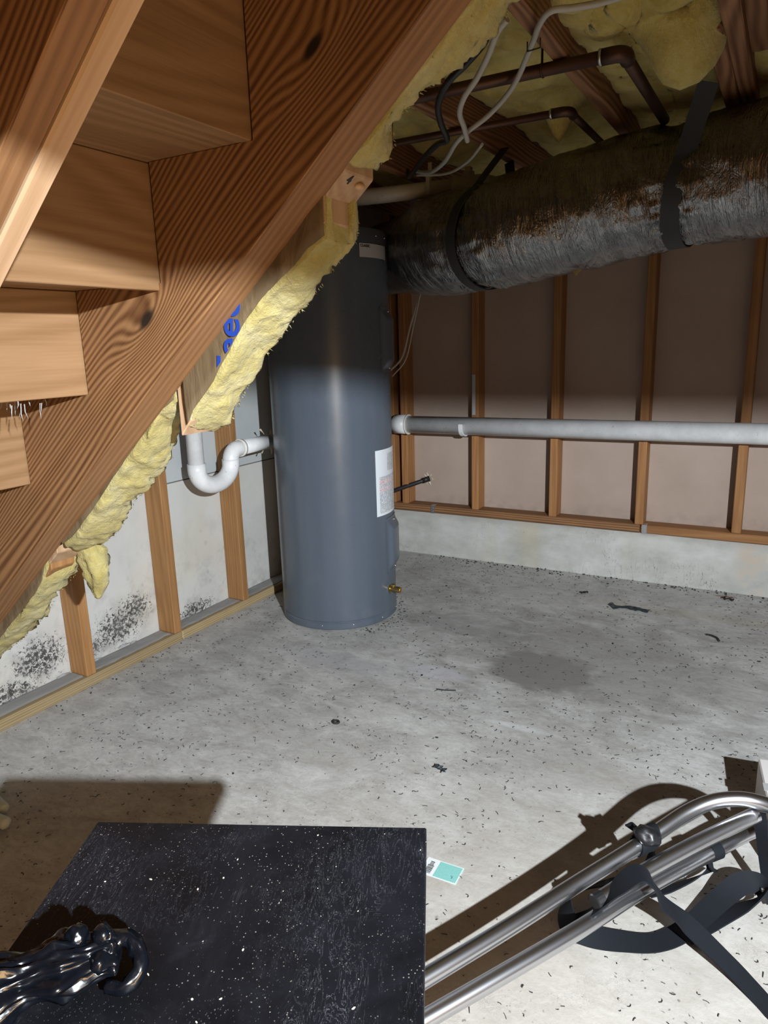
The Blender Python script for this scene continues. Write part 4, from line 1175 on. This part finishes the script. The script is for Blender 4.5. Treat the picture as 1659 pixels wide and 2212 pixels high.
# piece passing under the lower tube with its band round the tube
ribbon('webbing', [(2.032, -.046, .076), (2.039, -.020, .042), (2.009, -.041, .020), (1.963, -.089, .012), (1.931, -.114, .008)], .026, MT['web'], wb2, [60, 70, 40, 15, 10], .0014, 8)
bc = Vector((2.040, -.031, .0900)); bt = Vector((.63, .76, .02)).normalized(); bh = Vector((0, 0, 1)).cross(bt).normalized(); bv = bt.cross(bh)
bm = bmesh.new(); rows = []
for k in range(25):
    t = 2 * pi * k / 24; n_ = bh * cos(t) + bv * sin(t)
    rows.append([bm.verts.new(bc + n_ * (.0160 + b_) + bt * a_) for a_, b_ in ((-.012, 0), (-.012, .002), (.012, .002), (.012, 0))])
for a_, b_ in zip(rows, rows[1:]):
    for k in range(4): bm.faces.new((a_[k], a_[(k + 1) % 4], b_[(k + 1) % 4], b_[k]))
autosmooth(from_bm('band', bm, MT['web'], wb2), 50)
# plated snap hook at the end of the loop
hk_ = from_bm('snap_hook', tube_bm(arc_pts((2.150, -.022, .030), (.014, .003, 0), (0, 0, .010), 0, 2 * pi, 24), .0028, 8, False), MT['screw'], wb2, True)
tube('hook_swivel', [(2.130, -.030, .031), (2.138, -.027, .031)], .0058, MT['screw'], wb2, 12)
tube('hook_shank', [(2.162, -.016, .030), (2.200, .000, .022)], .0042, MT['screw'], wb2, 10)
# strap between the tube joint and the carton
sj = ribbon('joint_strap', [(2.112, .018, .172), (2.120, .014, .140), (2.128, .005, .100), (2.140, -.012, .055), (2.155, -.035, .012)], .028, MT['web'], None, [80, 80, 75, 60, 20], .0016, 8)
tag(sj, 'short black strap hanging from the tube joint near the white carton', 'strap')

# ---- white carton at the right edge
bm = bmesh.new(); bmesh.ops.create_cube(bm, size=1); bmesh.ops.scale(bm, vec=(.34, .24, .12), verts=bm.verts); bevel(bm, .003)
wc = from_bm('carton', bm, MT['white_box'], None, M=Matrix.Translation((2.290, .225, .0605)) @ Matrix.Rotation(radians(8), 4, 'Z'))
tag(wc, 'white carton at the right edge behind the curved metal tube', 'box')
bm = bmesh.new(); bmesh.ops.create_cube(bm, size=1); bmesh.ops.scale(bm, vec=(.345, .03, .0008), verts=bm.verts)
from_bm('tape', bm, MT['wool'], wc, M=Matrix.Translation((0, 0, .0606)))

# ---- pale glove fingers at the left edge
gl = thing('rubber_glove', 'pale rubber glove fingertips on the floor at the left edge', 'glove', (0, 0, 0))
tube('finger', catmull([(.40, -.545, .020), (.455, -.560, .026), (.485, -.566, .026), (.496, -.567, .024)], 6), lambda s, a, i: .0135 if i < 15 else (.012, .010, .0065, .002)[min(3, i - 15)], MT['glove'], gl, 16)
tube('finger', catmull([(.42, -.60, .020), (.50, -.602, .026), (.540, -.600, .026), (.554, -.599, .024)], 6), lambda s, a, i: .0145 if i < 15 else (.013, .011, .007, .002)[min(3, i - 15)], MT['glove'], gl, 16)
bm = bmesh.new(); bmesh.ops.create_icosphere(bm, subdivisions=3, radius=.05)
bmesh.ops.scale(bm, vec=(1.1, 1.0, .42), verts=bm.verts)
o = from_bm('palm', bm, MT['glove'], gl, True); o.location = (.375, -.575, .0215)

# ---- card with bar code beside the table
cd = thing('ticket_card', 'small white and teal card with a bar code on the floor beside the table', 'card', (0, 0, 0))
bm = bmesh.new(); uvl = bm.loops.layers.uv.verify()
cl, cw = .085, .052
vs = [bm.verts.new((x, y, z)) for z in (0.0006, .0014) for x, y in ((0, 0), (cl, 0), (cl, cw), (0, cw))]
for f in ((3, 2, 1, 0), (4, 5, 6, 7), (0, 1, 5, 4), (1, 2, 6, 5), (2, 3, 7, 6), (3, 0, 4, 7)):
    fc = bm.faces.new([vs[k] for k in f])
    for l in fc.loops: l[uvl].uv = (l.vert.co.x / cl, l.vert.co.y / cw)
Mc = frame((1.478, -.262, 0), (1.0, -.02, 0), (0, 0, 1))
ang = math.atan2(-.0, 1)
Mc = Matrix.Translation((1.484, -.266, 0)) @ Matrix.Rotation(radians(2), 4, 'Z')
from_bm('card_sheet', bm, MT['card'], cd, M=Mc)
random.seed(4); bm = bmesh.new(); y = .006
while y < .044:
    w = random.choice((.0008, .0012, .002)); q = bmesh.ops.create_cube(bm, size=1)['verts']
    bmesh.ops.scale(bm, vec=(.014 if y < .03 else .009, w, .0003), verts=q); bmesh.ops.translate(bm, vec=(.016, y + w / 2, .00152), verts=q)
    y += w + random.choice((.0008, .0012))
o = from_bm('bar_code', bm, MT['ink'], cd, M=Mc)

# ---- scraps and litter on the slab
def scrap(label, c, L, w, seed, mat, rot, cat='scrap', name='plastic_scrap'):
    bm = bmesh.new(); nx, ny = 18, 6; g = []
    for i in range(nx + 1):
        row = []
        for j in range(ny + 1):
            u, v = i / nx - .5, j / ny - .5; q = Vector((u * 3 + seed, v * 1.5, 0))
            ww = w * (.55 + .8 * abs(fbm((u * 4 + seed, 1, 1), 1.3, 3)))
            x = u * L; y = v * ww + w * 1.1 * fbm((u * 2 + seed, 0, 0), 1.0, 2); z = .004 + .011 * abs(fbm(q, 2.2, 3)) * (1 - abs(2 * v) ** 3 * .6)
            row.append(bm.verts.new((x, y, z)))
        g.append(row)
    for i in range(nx):
        for j in range(ny): bm.faces.new((g[i][j], g[i + 1][j], g[i + 1][j + 1], g[i][j + 1]))
    o = from_bm(name, bm, mat, None, False, M=Matrix.Translation((c[0], c[1], 0)) @ Matrix.Rotation(rot, 4, 'Z'))
    so = o.modifiers.new('s', 'SOLIDIFY'); so.thickness = .0012
    return tag(o, label, cat)
scrap('torn scrap of dark crumpled plastic on the slab near the back curb', (1.585, 1.515), .165, .045, 2, MT['torn'], radians(-8))
scrap('small dark wad at the foot of the back curb, left of the torn scrap', (1.37, 1.62), .035, .022, 5, MT['debris'], .2, 'scrap', 'dirt_wad')
scrap('rusty dark lump against the curb at right', (1.94, 1.79), .05, .026, 8, MT['debris'], -.2, 'scrap', 'rust_lump')
scrap('little shiny blue scrap of foil in the middle of the slab', (1.365, -.02 + .12), .04, .018, 11, MT['torn'], -.7)
ck = tube('wire_curl', catmull([(1.900, 1.345, .006), (1.918, 1.338, .008), (1.938, 1.322, .008), (1.948, 1.300, .006)], 6), .0035, MT['debris'], None, 8)
tag(ck, 'short curved black wire lying on the slab at right', 'wire')
ck = tube('wire_curl', catmull([(1.165, .505, .003), (1.195, .512, .003), (1.225, .525, .003)], 6), .0022, MT['debris'], None, 8)
tag(ck, 'thin straight black sliver on the middle of the slab', 'wire')
rg = from_bm('rubber_ring', tube_bm(arc_pts((.98, .18, .004), (.010, 0, 0), (0, .008, 0), 0, 2 * pi, 14), .0035, 8, False), MT['debris'], None, True)
tag(rg, 'small dark rubber ring on the slab left of centre', 'ring')

random.seed(21)
bm = bmesh.new()
def bit(x, y, big=1.0):
    l = random.uniform(.004, .014) * big; a = random.random() * 2 * pi; bend = random.uniform(-1.2, 1.2); w = random.uniform(.0004, .0009) * big
    prev = None; p = Vector((x, y, .0012))
    for k in range(4):
        s = Vector((-sin(a), cos(a), 0)) * w * (1 - .2 * k); h = .0008 + w
        cur = [bm.verts.new(p + s), bm.verts.new(p + Vector((0, 0, h))), bm.verts.new(p - s)]
        if prev:
            bm.faces.new((prev[0], prev[1], cur[1], cur[0])); bm.faces.new((prev[1], prev[2], cur[2], cur[1]))
        prev = cur; p = p + Vector((cos(a), sin(a), 0)) * l / 3; a += bend
def lump(x, y, r):
    q = bmesh.ops.create_icosphere(bm, subdivisions=1, radius=r)['verts']
    for v in q: v.co *= random.uniform(.6, 1.3)
    bmesh.ops.scale(bm, vec=(random.uniform(.8, 1.8), 1, .6), verts=q); bmesh.ops.rotate(bm, verts=q, matrix=Matrix.Rotation(random.random() * 6, 3, 'Z'))
    bmesh.ops.translate(bm, vec=(x, y, r * .5), verts=q)
n_ok = 0
while n_ok < 3600:
    x, y = random.uniform(.1, 2.9), random.uniform(-1.1, 1.86)
    if math.hypot(x - HX, y - HY) < .26: continue
    if noise.noise(Vector((x * 3.1, y * 3.1, 4))) < random.uniform(-.6, .45): continue
    bit(x, y); n_ok += 1
for k in range(150):
    x, y = random.uniform(.12, 2.8), random.uniform(-.9, 1.85)
    if math.hypot(x - HX, y - HY) < .26: continue
    lump(x, y, random.choice((.0015, .002, .0025, .004)))
for k in range(330):      # drifts along curb and plate
    x = random.uniform(.5, 2.8); lump(x, 1.888 - abs(random.gauss(0, .035)), random.choice((.0015, .002, .003, .0045)))
for k in range(120):
    y = random.uniform(-.6, 1.5); lump(.095 + abs(random.gauss(0, .025)), y, random.choice((.001, .0015, .002, .003)))
for k in range(110):
    a = radians(random.uniform(-40, 60)); r = HR + .004 + abs(random.gauss(0, .03)); lump(HX + r * cos(a), HY + r * sin(a), random.choice((.0015, .002, .003)))
o = from_bm('floor_litter', bm, MT['debris']); tag(o, 'fine dark litter and curled flecks strewn over the concrete slab', 'litter', kind='stuff')

# dusty cobwebs caught under the lowest steps
random.seed(5); bm = bmesh.new()
for k in range(46):
    x = random.uniform(.70, .92); z = 1.036 - random.random() * .012; y = -.53 - random.random() * .28
    l = random.uniform(.008, .03); d = Vector((random.uniform(-.5, .5), random.uniform(-.3, .3), -1)).normalized() * l; s = Vector((.0008, .0005, 0))
    p = Vector((x, y, z)); m_ = p + d * .5 + Vector((random.uniform(-.004, .004), 0, 0))
    v = [bm.verts.new(p + s), bm.verts.new(p - s), bm.verts.new(m_ - s), bm.verts.new(m_ + s), bm.verts.new(p + d)]
    bm.faces.new((v[0], v[1], v[2], v[3])); bm.faces.new((v[3], v[2], v[4]))
o = from_bm('cobweb', bm, MT['wool']); tag(o, 'dusty white cobweb shreds under the lower stair treads', 'cobweb', kind='stuff')
